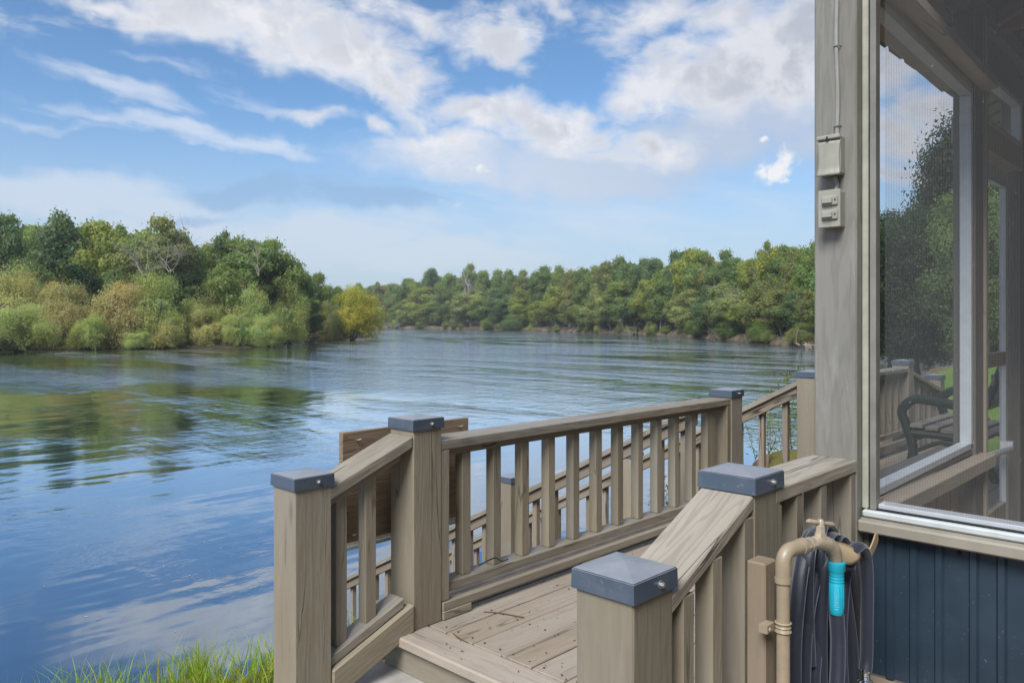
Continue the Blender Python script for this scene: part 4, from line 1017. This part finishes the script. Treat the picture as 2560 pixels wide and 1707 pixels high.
# ------------------------------------------------------------------ screened porch
porch = empty('screened_porch', (3.6, 0, 0), 'screened porch with greige corner post, navy metal siding and white screen frames', 'porch')
XF, YF = 2.371, .863
box('corner_post', XF, XF+.14, YF, YF+.127, 0, 2.46, wood('corner_post_wood', (.18, .175, .152), (.22, .213, .19), (.265, .26, .24), rough=.5, crack=1.0, wear=.55, bump=.7, ring=.3, knots=False), porch, 'z', .004)
XW = 2.40
# trim and white screen bead beside the post
XB = XF+.037
def yb(px, x=XB): return on_x(px, 0, x).y
box('jamb_trim', XB+.0005, XB+.06, yb(2153.5), YF-.0005, .60, 2.46, M_DARK, porch, 'z', .001)
box('screen_bead', XB-.002, XB+.02, yb(2170), yb(2153.5)-.0005, .600, 2.46, simple('cream_bead', (.38, .38, .31), .4, 0, 15, .12), porch, 'z', .004)
box('screen_gasket', XB+.008, XB+.03, yb(2173.5, XB+.008), yb(2170)-.0005, .600, 2.46, M_BLACK, porch, 'z', .001)
box('screen_stile', XB+.006, XB+.040, yb(2190, XB+.006), yb(2173.5, XB+.006)-.001, .600, 2.46, simple('aluminium_stile', (.22, .215, .195), .4, .1), porch, 'z', .001)
# sill: sloping board, white bead, black gap, inner frame
YR = -2.6
v8 = [(XF+.001, YR, .537), (XF+.12, YR, .537), (XF+.12, YF-.0005, .537), (XF+.001, YF-.0005, .537), (XF+.001, YR, .572), (XF+.12, YR, .590), (XF+.12, YF-.0005, .590), (XF+.001, YF-.0005, .572)]
hexa('sill_board', v8, (0, 1, 0), M_SILL, porch, .005)
box('screen_bead', XF+.022, XF+.045, YR, YF-.006, .5785, .5995, M_WHITE, porch, 'y', .005)
box('screen_gasket', XF+.046, XF+.056, YR, yb(2170)-.002, .586, .604, M_BLACK, porch, 'y', .001)
box('screen_rail', XF+.057, XF+.110, YR, yb(2190, XB+.006)-.001, .592, .616, M_WHITEB, porch, 'y', .002)
mesh_obj('screen', [(XF+.058, YR, .60), (XF+.058, YF-.06, .60), (XF+.058, YF-.06, 2.46), (XF+.058, YR, 2.46)], [(0, 1, 2, 3)], M_SCREEN, porch, Matrix.Identity(4))
# navy siding under the sill, with pressed ribs
def ribbed(y0, y1, z0, z1, x, ribs):
    prof = []; ys = sorted(ribs, reverse=True); prof.append((y1, 0))
    for c_ in ys:
        for dy, dx in ((.014, 0), (.009, -.009), (-.006, -.009), (-.012, 0)): prof.append((c_+dy, dx))
    prof.append((y0, 0)); V = []
    for (y, dx) in prof: V += [(x+dx, y, z0), (x+dx, y, z1)]
    F = [(2*i, 2*i+1, 2*i+3, 2*i+2) for i in range(len(prof)-1)]; return V, F
def wall_y(px): return on_x(px, 1400, 2.42).y
ribs = [wall_y(2225), wall_y(2285), wall_y(2348), wall_y(2435), wall_y(2505)]
step = .105
while ribs[-1] > -2.4: ribs.append(ribs[-1]-step)
V, F = ribbed(YR, YF-.016, .11, .536, 2.425, ribs)
so_ = mesh_obj('siding', V, F, M_NAVY, porch, Matrix.Identity(4)); sm_ = so_.modifiers.new('thick', 'SOLIDIFY'); sm_.thickness = .003; sm_.offset = 1
mb = MB()
for (px, z) in ((2192, .515), (2398, .515), (2172, .135)):
    mb.lathe((2.4245, wall_y(px), z), (-1, 0, 0), [(0, .007), (.003, .007), (.004, .005), (.008, .004)], 8)
mb.build('siding_screws', M_BLACK, porch)
box('wall_backing', 2.4255, 2.50, YR, YF-.001, -.30, .536, M_DARK, porch, 'y', 0)
box('base_board', 2.33, 2.4245, YR, YF-.02, -.25, .105, M_PANEL, porch, 'y')
# floor and side wall
box('porch_floor', 2.51, 8.0, YR, YF-.001, -.03, .006, M_PANEL, porch, 'x', 0)
WI = .905                                             # plane of the inner screen frame
def side_open(x0, x1, z0, z1, y0, y1, th=.035):
    box('frame_jamb', x0, x0+th, y0, y1, z0, z1, M_WHITEB, porch, 'z', .002)
    box('frame_jamb', x1-th+.03, x1+.03, y0, y1, z0, z1, M_WHITEB, porch, 'z', .002)
    box('frame_sill', x0+th, x1-th+.03, y0, y1, z0-.002, z0+.025, M_WHITEB, porch, 'x', .002)
    box('frame_head', x0+th, x1-th+.03, y0, y1, z1-.025, z1, M_WHITEB, porch, 'x', .002)
    mesh_obj('side_screen', [(x0+.01, y1-.004, z0), (x1, y1-.004, z0), (x1, y1-.004, z1), (x0+.01, y1-.004, z1)], [(0, 1, 2, 3)], M_SCREEN, porch, Matrix.Identity(4))
box('frame_jamb', 2.513, 2.543, .863, .915, .628, 2.13, M_WHITEB, porch, 'z', .002)
box('frame_jamb', 3.640, 3.670, .863, .907, .648, 2.096, M_WHITEB, porch, 'z', .002)
beam('frame_sill', (2.544, .886, .635), (3.6395, .886, .655), .045, .025, M_WHITEB, porch, .002)
beam('frame_head', (2.544, .886, 2.178), (3.672, .886, 2.124), .045, .028, M_WHITEB, porch, .002)
mesh_obj('side_screen', [(2.54, .909, .63), (3.65, .909, .63), (3.65, .909, 2.13), (2.54, .909, 2.16)], [(0, 1, 2, 3)], M_SCREEN, porch, Matrix.Identity(4))
box('ledge', 2.512, 3.77, .80, .8625, .552, .603, M_PANEL, porch)
box('wall_plate', 2.512, 3.671, .866, .99, .603, .626, M_DARK, porch)
mb = MB(); x = 2.53
rr = random.Random(8)
while x < 3.60:
    mb.box(x, x+.088, .905, .93, .0, .551); x += .088+rr.choice([.006, .012, .03])
mb.build('slat_skirt', M_PANEL, porch, False)
box('wall_post', 3.673, 3.80, .855, .940, .007, 2.46, M_DARK, porch, 'z')
box('post_trim', 3.801, 3.838, .845, .93, .007, 2.46, M_PANEL, porch, 'z')
beam('header', (2.512, .925, 2.27), (3.671, .925, 2.225), .12, .09, M_PANEL, porch)
beam('header_ledge', (2.512, .827, 2.235), (3.78, .827, 2.175), .06, .04, M_PANEL, porch)
mb = MB(); x = 2.512
while x < 3.62: mb.box(x, x+.10, .93, .95, 2.275, 2.80); x += .102
mb.build('upper_boards', M_PANEL, porch, False)
# screen door in the side wall, its closer, transom above it
dY0, dY1 = .955, .985
door = box('door', 3.86, 3.925, dY0, dY1, .05, 1.93, M_PANEL, porch, 'z'); 
def dpart(name, *a, mat=M_WHITEB): return box(name, *a, mat, door, 'z', .002)
dpart('stile', 3.926, 3.955, dY0, dY1+.01, .06, 1.92)
dpart('stile', 4.70, 4.76, dY0, dY1, .05, 1.93)
dpart('top_rail', 3.956, 4.699, dY0, dY1, 1.85, 1.93); dpart('mid_rail', 3.956, 4.699, dY0, dY1, .93, 1.0, mat=M_PANEL); dpart('bottom_rail', 3.956, 4.699, dY0, dY1, .05, .22, mat=M_PANEL)
mesh_obj('door_screen', [(3.95, dY0+.02, .22), (4.70, dY0+.02, .22), (4.70, dY0+.02, 1.85), (3.95, dY0+.02, 1.85)], [(0, 1, 2, 3)], M_SCREEN, door, Matrix.Identity(4))
a_, b_ = on_y(2466, 1141, .90), on_y(2531, 1121, .90)
mb = MB().tube([a_, a_.lerp(b_, .12)], .006, 10).tube([a_.lerp(b_, .12), a_.lerp(b_, .95)], .016, 14).tube([a_.lerp(b_, .95), b_], .007, 8).box(b_.x-.015, b_.x+.03, .895, .95, b_.z-.01, b_.z+.035)
mb.build('closer', simple('aluminium_closer', (.62, .63, .63), .3, .3), door)
box('door_post', 4.80, 5.06, .91, 1.00, .007, 2.46, M_DARK, porch, 'z')
box('transom_rail', 3.84, 4.80, .90, .99, 1.945, 2.06, M_PANEL, porch)
side_open(3.845, 4.765, 2.065, 2.30, .90, .945)
box('header', 3.84, 4.80, .90, .99, 2.305, 2.46, M_DARK, porch)
mb = MB(); x = 5.07
while x < 8: mb.box(x, x+.14, .93, .95, .007, 2.46); x += .142
mb.build('side_boards', M_DARK, porch, False)
box('top_plate', 2.37, 8.0, YF, YF+.14, 2.461, 2.55, M_DARK, porch)
# back wall closes the porch
mb = MB().box(8.0, 8.05, YR, 1.0, -.1, 3.6); mb.build('back_wall', M_DARK, porch, False)
mb = MB().box(2.37, 8.05, YR-.05, YR, -.1, 3.6); mb.build('house_wall', M_NAVY, porch, False)
# roof: rises from the river eave; rafters below
RS = .42
def zroof(y): return 2.475 + RS*(1.31-y)
def roof():
    x = 2.42; prof = []
    while x < 8.6:
        prof += [(x, 0), (x+.165, 0), (x+.18, .022), (x+.215, .022)]; x += .229
    V, F = [], []
    for (x, dz) in prof: V += [(x, 1.31, zroof(1.31)+dz), (x, -4.5, zroof(-4.5)+dz)]
    F = [(2*i, 2*i+2, 2*i+3, 2*i+1) for i in range(len(prof)-1)]; return V, F
V, F = roof(); ro = mesh_obj('roof', V, F, M_ROOFM, porch, Matrix.Identity(4)); sm_ = ro.modifiers.new('thick', 'SOLIDIFY'); sm_.thickness = .004
for x in (2.62, 2.9, 3.47, 4.08, 4.69, 5.3, 5.9):
    beam('rafter', (x, 1.0, zroof(1.0)-.015), (x, -4.3, zroof(-4.3)-.015), .045, .15, M_BROWN, porch)
    beam('collar_tie', (x+.048, .86, 2.62), (x+.048, -2.5, 2.62), .045, .14, M_BROWN, porch)

# things fixed to the corner post
def outlet():
    a, b = on_x(2040, 340, 2.32), on_x(2095, 435, 2.32)
    y1, y0 = .965, .893; z1, z0 = 1.711, 1.596; xf = 2.322
    t = empty('outlet_box', (XF, .93, 1.65), 'grey weatherproof outlet box with a curved hinged cover on the corner post', 'outlet box')
    box('housing', xf+.012, XF, y0+.003, y1-.002, z0, z1, M_BOXP, t, 'z', .004)
    bm = bmesh.new(); ny, nz = 14, 14; g = []
    for i in range(nz+1):
        z = z0-.003+(z1-z0-.014)*i/nz; row = []
        for j in range(ny+1):
            s = j/ny*2-1; pinch = 1-.10*math.sin(math.pi*i/nz); y = (y0+y1)/2-s*pinch*(y1-y0)/2*.97
            q = abs(s); bul = .004*(1-(s*.9)**2)
            if .42 < q < .58: bul -= .004*math.sin((q-.42)/.16*math.pi)
            lip = .010*max(0, 1-i/2.5)
            row.append(bm.verts.new((xf+.008-bul-lip*.6, y, z)))
        g.append(row)
    for i in range(nz):
        for j in range(ny): bm.faces.new((g[i][j], g[i][j+1], g[i+1][j+1], g[i+1][j]))
    bm.normal_update(); bmesh.ops.solidify(bm, geom=bm.faces[:], thickness=.004); bmesh.ops.recalc_face_normals(bm, faces=bm.faces)
    bm_obj('cover', bm, M_BOXP, t, Matrix.Identity(4), True)
    box('hinge', xf, xf+.012, y0+.001, y1-.001, z1-.012, z1+.001, M_BOXP, t, 'y', .003)
    mb = MB().lathe((xf-.0005, .931, z1-.012), (1, 0, 0), [(0, .0045), (.004, .0045)], 12).lathe((xf-.0005, .931, z1-.006), (1, 0, 0), [(0, .003), (.004, .003)], 10); mb.build('key_slot', M_BLACK, t)
outlet()
def switch():
    y1, y0 = .958, .892; z1, z0 = 1.549, 1.437; xf = 2.322
    t = empty('switch_box', (XF, .925, 1.49), 'grey switch box with two rocker switches below the outlet box', 'switch box')
    box('housing', xf+.006, XF, y0+.004, y1-.004, z0+.002, z1-.002, M_BOXP, t, 'z', .003)
    box('plate', xf, xf+.0055, y0, y1, z0, z1, M_BOXP, t, 'z', .002)
    for zc in (1.516, 1.474):
        s = box('switch', xf-.007, xf-.0005, y0+.006, y1-.012, zc-.015, zc+.015, M_BOXP, t, 'y', .003)
        box('rocker', xf-.015, xf-.0075, y0+.020, y1-.016, zc-.009, zc+.008, M_BOXP, s, 'y', .002)
        box('pilot', xf-.0095, xf-.0075, y0+.011, y0+.014, zc-.001, zc+.004, M_BLACK, s, 'z', 0)
switch()
def cable():
    t = empty('cable', (XF, .93, 1.9), 'thin grey painted cable running up the corner post from the outlet box', 'cable')
    yc = .918
    mb = MB().tube(spline([(XF-.006, yc, 1.713), (XF-.006, yc-.002, 1.85), (XF-.007, yc+.002, 2.0), (XF-.006, yc, 2.2), (XF-.006, yc, 2.46)], 6), .006, 8, (1.0, .7))
    mb.tube(spline([(XF-.008, yc+.004, 1.593), (XF-.006, yc-.001, 1.57), (XF-.010, yc+.002, 1.552)], 5), .006, 8); mb.build('cable_run', M_CABLE, t)
    for z in (1.745, 1.985, 2.25): MB().tube([(XF-.001, yc+.011, z), (XF-.013, yc+.006, z), (XF-.014, yc-.005, z), (XF-.001, yc-.011, z)], .0018, 6).build('staple', M_CABLE, t)
cable()

# ------------------------------------------------------------------ standpipe, hose
YP = .778
def standpipe():
    t = empty('standpipe', (1.742, YP, -.2), 'tan painted standpipe with an elbow and a tap strapped to a short post', 'standpipe')
    box('backing_post', on_y(1913, 0, .815).x, on_y(1941, 0, .815).x, .815, .862, -.25, on_y(1916, 1408, .815).z, M_RAW, t, 'z', .004)
    xp = (on_y(1936, 0, YP).x+on_y(1979, 0, YP).x)/2; rp = .0150
    MB().tube([(xp, YP, -.3), (xp, YP, .60)], rp, 20).build('pipe', M_PIPE, t)
    dr = Vector((math.cos(R_(-12)), math.sin(R_(-12)), 0)); up = Vector((0, 0, 1)); o = Vector((xp, YP, 0))
    pts = [o+up*.572, o+up*.612]
    for k in range(1, 7):
        a = k/6*math.pi/2; pts.append(o+dr*.028*(1-math.cos(a))+up*(.612+.028*math.sin(a)))
    c = o+dr*.072+up*.640; pts.append(c)
    MB().tube(pts, [.0176]*2+[.0168]*6+[.0176], 20).lathe(o+up*.570, up, [(0, .0190), (.012, .0190)], 20).lathe(c-dr*.012, dr, [(0, .0190), (.012, .0190)], 20).build('elbow', M_PIPE, t)
    zs = .470
    MB().lathe((xp, YP, zs-.012), (0, 0, 1), [(0, rp+.002), (.002, rp+.004), (.009, rp+.001), (.012, rp+.003), (.016, rp+.001), (.022, rp+.004), (.024, rp+.002)], 20).box(xp-.045, xp-.01, .794, .8145, zs-.009, zs+.009).lathe((xp-.036, .793, zs), (0, -1, 0), [(0, .005), (.003, .004)], 8).build('strap', M_PIPE, t)
    tap = MB()
    tap.lathe(c, dr, [(-.001, .0195), (.010, .0195)], 6).lathe(c+dr*.010, dr, [(0, .015), (.012, .015), (.013, .017), (.026, .017)], 6)
    q = lambda a_, z_: c+dr*a_+up*z_
    P = [q(.030, 0), q(.050, .001), q(.075, -.004), q(.100, -.013), q(.118, -.028), q(.127, -.045), q(.131, -.062)]
    tap.tube(spline(P, 4), [.0135+.004*math.sin(i/24*3.1) for i in range(25)], 16)
    tap.lathe(q(.066, .008), up, [(0, .015), (.012, .0135), (.016, .0115), (.030, .0105), (.032, .008)], 6)
    tb = tap.build('tap', M_BRASS, t)
    h0 = q(.068, .044); dv = Vector((.85, -.45, -.18)).normalized()
    MB().tube([h0-dv*.040, h0-dv*.034, h0-dv*.010, h0, h0+dv*.010, h0+dv*.034, h0+dv*.040], [.003, .0062, .0048, .0085, .0048, .0062, .003], 12).lathe(h0-up*.012, up, [(0, .008), (.014, .0095), (.020, .006)], 12).build('handle', M_BRASS, tb)
    return c+P[-1]-c
P_TAP = standpipe()
def hose():
    t = empty('garden_hose', (2.0, .76, .3), 'dark blue-grey fabric hose hung in long loops, turquoise sleeve at the tap', 'hose')
    mb = MB(); sb = MB()
    def seam(b):
        for j in (0, 6):
            q = mb.v[b+j::12]; sb.tube(q[:len(q)], .0011, 5)
    def strand(pts, rr=.0185, fl=(1.0, .6)):
        P = [on_y(x_, y_, y+.055) for (x_, y_, y) in pts]; b = len(mb.v); mb.tube(spline(P, 8), rr, 12, fl); seam(b)
    # loops over the hanger, front and back strands: (photo x, photo y, plane)
    strand([(2022, 1660, .765), (2016, 1500, .765), (2020, 1385, .765), (2036, 1335, .775), (2052, 1330, .80), (2068, 1370, .825), (2078, 1500, .83), (2080, 1800, .83)])
    strand([(1988, 1900, .775), (1985, 1640, .775), (1994, 1500, .77), (2007, 1400, .775), (2022, 1342, .79), (2036, 1330, .81), (2050, 1370, .83), (2055, 1600, .83), (2050, 1900, .83)])
    strand([(2006, 1900, .77), (2010, 1640, .77), (2020, 1520, .765), (2038, 1430, .765), (2040, 1380, .77), (2046, 1325, .785), (2062, 1322, .80), (2075, 1360, .82), (2090, 1600, .83), (2090, 1900, .83)])
    strand([(2028, 1900, .762), (2032, 1700, .76), (2042, 1560, .757), (2048, 1440, .755), (2046, 1365, .76), (2052, 1322, .775), (2066, 1318, .79), (2080, 1350, .80), (2098, 1500, .81), (2100, 1900, .81)])
    strand([(2048, 1900, .755), (2050, 1700, .75), (2050, 1560, .747), (2056, 1440, .746), (2060, 1390, .75), (2068, 1345, .765), (2085, 1342, .78), (2098, 1380, .79), (2110, 1600, .80), (2112, 1900, .80)])
    strand([(2085, 1900, .76), (2078, 1700, .76), (2072, 1560, .76), (2074, 1450, .76), (2078, 1380, .765), (2090, 1345, .775), (2105, 1352, .785), (2118, 1400, .785), (2138, 1600, .79), (2140, 1900, .79)])
    strand([(2112, 1900, .75), (2108, 1760, .75), (2100, 1620, .75), (2104, 1500, .75), (2112, 1420, .755), (2118, 1370, .77), (2128, 1365, .785), (2132, 1420, .79), (2146, 1640, .79), (2150, 1900, .79)])
    strand([(2135, 1900, .745), (2132, 1760, .745), (2128, 1620, .745), (2116, 1520, .75), (2108, 1450, .76), (2112, 1390, .77)])
    # from the sleeve down and away
    s0 = P_TAP; xs = s0.x; ys = s0.y
    P = [Vector((xs, ys, s0.z-.12)), Vector((xs-.002, ys-.004, s0.z-.20)), Vector((xs-.025, ys-.008, s0.z-.32)), Vector((xs-.075, ys-.01, s0.z-.48)), Vector((xs-.14, ys-.01, s0.z-.70))]
    b = len(mb.v); mb.tube(spline(P, 8), .0175, 12, (1.0, .7)); seam(b)
    # free end over the hanger to its chromed fitting
    Q = [on_y(2120, 1420, .765), on_y(2128, 1385, .765), on_y(2148, 1366, .762), on_y(2163, 1385, .76), on_y(2168, 1450, .757), on_y(2167, 1560, .757), on_y(2166, 1640, .757), on_y(2163, 1675, .757)]
    b = len(mb.v); mb.tube(spline(Q, 8), .0170, 12, (1.0, .75)); seam(b); mb.build('hose_loops', M_HOSE, t); sb.build('hose_seams', simple('hose_seam', (.10, .12, .17), .5), t)
    f0 = Q[-1]
    MB().lathe(f0+Vector((0, 0, .006)), (-.02, 0, -1), [(0, .0125), (.008, .013), (.010, .0115), (.018, .013), (.020, .0115), (.028, .013), (.030, .016), (.034, .020), (.042, .0205), (.046, .017), (.062, .016)], 18).build('end_fitting', M_CHROME, t)
    L_ = s0.z+.004; prof = [(0, .0190), (.001, .0205), (.020, .0205), (.024, .0176), (.030, .0176)]
    for k in range(3): prof += [(.033+.007*k, .0176), (.034+.007*k, .0169), (.036+.007*k, .0169), (.037+.007*k, .0176)]
    prof += [(.112, .0167), (.124, .0164), (.126, .015)]
    sl = MB().lathe((xs, ys, L_), (0, 0, -1), prof, 24)
    slo = sl.build('sleeve', M_TEAL, t)
    # raised grip panels with ribs on the sleeve
    g = MB()
    for ang in (-.95, .55):
        ca, sa = math.cos(R_(-90)+ang-.25), math.sin(R_(-90)+ang-.25); nx, ny = ca, sa; tx, ty = -sa, ca
        def pt(u_, z_, o_): return Vector((xs+nx*(.0169+o_)+tx*u_, ys+ny*(.0169+o_)+ty*u_, L_-z_))
        ringp = [(-.005, .058), (.005, .058), (.0065, .062), (.0065, .106), (.005, .110), (-.005, .110), (-.0065, .106), (-.0065, .062), (-.005, .058)]
        g.tube([pt(a, b, -.001) for a, b in ringp], .0011, 6)
        for k in range(9): g.tube([pt(-.0068, .064+.005*k, -.0008), pt(0, .064+.005*k, -.0002), pt(.0068, .064+.005*k, -.0008)], .0008, 5)
    g.build('grip_ribs', M_TEAL, slo)
hose()
def hanger():
    t = empty('hose_hanger', (2.15, .80, .55), 'tan curved metal hose hanger with an upright rounded end blade', 'hose hanger')
    # upright end blade
    b0, b1 = on_y(2164, 1405, .775), on_y(2184, 1340, .775); mb = MB()
    ax = (b1-b0).normalized(); pr = []
    n = 14; L_ = (b1-b0).length; side = ax.cross(Vector((0, -1, 0))).normalized(); V = []
    for k in range(n+1):
        t_ = k/n; wv = .0155*(.8+.2*t_)*(math.sqrt(max(0, 1-((t_-.82)/.18)**2)) if t_ > .82 else 1)
        c = b0+ax*L_*1.12*t_+Vector((0, -.010*math.sin(t_*2), 0)); V.append((c-side*wv, c+side*wv))
    base = len(mb.v)
    for off in (0, .004):
        for a, b in V: mb.v += [a+Vector((0, off, 0)), b+Vector((0, off, 0))]
    m = 2*(n+1)
    for k in range(n):
        mb.f += [(base+2*k, base+2*k+1, base+2*k+3, base+2*k+2), (base+m+2*k, base+m+2*k+2, base+m+2*k+3, base+m+2*k+1), (base+2*k, base+2*k+2, base+m+2*k+2, base+m+2*k), (base+2*k+1, base+m+2*k+1, base+m+2*k+3, base+2*k+3)]
    mb.build('end_blade', M_HANG, t)
    # saddle: curved trough running back to the railing
    mb = MB(); cs, ce = on_y(2102, 1392, .752), on_y(2150, 1380, .745); rows = []
    for i in range(9):
        s = i/8; c = cs.lerp(ce, s)
        for j in range(13):
            a = math.pi*(j/12); mb.v.append(c+Vector((.004*math.cos(a), .055-.055*math.cos(a), -.026+.030*math.sin(a)+.010*abs(2*s-1)**2)))
    for i in range(8):
        for j in range(12): k = i*13+j; mb.f.append((k, k+1, k+14, k+13))
    o = mb.build('saddle', M_HANG, t); md = o.modifiers.new('thick', 'SOLIDIFY'); md.thickness = .003
    MB().tube([on_y(2125, 1390, .82), on_y(2125, 1390, .82)+Vector((0, .08, .01))], .008, 8).build('bracket_arm', M_HANG, t)
hanger()

# ------------------------------------------------------------------ bench on the deck, seen through the screens
def bench():
    x0, x1, yf, yb = 6.40, 7.40, 1.93, 1.42
    t = empty('garden_bench', (7.0, 1.6, 0), 'bench with curved dark green metal ends and wooden seat slats facing the river', 'bench')
    for x in (x0, x1):
        mb = MB()
        mb.tube(spline([(x, yf+.02, .0), (x, yf-.02, .18), (x, yf+.03, .36), (x, yf+.06, .47), (x, yf-.01, .555), (x, yf-.10, .565), (x, yf-.30, .54), (x, yb+.06, .52)], 6), .036, 8, (1.0, .8))
        mb.tube(spline([(x, yb-.06, .0), (x, yb+.03, .22), (x, yb+.06, .40), (x, yb-.02, .62), (x, yb-.10, .85)], 6), .028, 8, (1.0, .8))
        mb.tube([(x, yf-.01, .31), (x, yb+.06, .30)], .03, 8); mb.tube(spline([(x, yf-.01, .16), (x, (yf+yb)/2, .26), (x, yb+.0, .16)], 5), .016, 8)
        mb.build('end_frame', M_GREENM, t)
    for k in range(5):
        y = yf-.005-k*.105; box('seat_slat', x0-.03, x1+.03, y-.09, y, .352-.012*k, .380-.012*k, M_RAIL, t)
    for k in range(4):
        z = .50+.10*k; y = yb+.045-.045*k; box('back_slat', x0-.03, x1+.03, y-.012, y+.012, z, z+.08, M_RAIL, t)
    box('seat_apron', x0+.03, x1-.03, yf-.03, yf-.01, .24, .345, M_GREENM, t)
bench()

# ------------------------------------------------------------------ air over the river
hb = MB().box(-750, 750, -320, 1000, ZW-3, 40).build('haze', None, None, False); hb['kind'] = 'stuff'
hm = bpy.data.materials.new('river_air'); hm.use_nodes = True; hn = hm.node_tree; hn.nodes.clear()
ho = hn.nodes.new('ShaderNodeOutputMaterial'); hv = hn.nodes.new('ShaderNodeVolumePrincipled'); hv.inputs['Color'].default_value = (.92, .95, 1, 1); hv.inputs['Density'].default_value = .00032; hv.inputs['Anisotropy'].default_value = .2
hn.links.new(hv.outputs[0], ho.inputs['Volume']); hb.data.materials.append(hm)
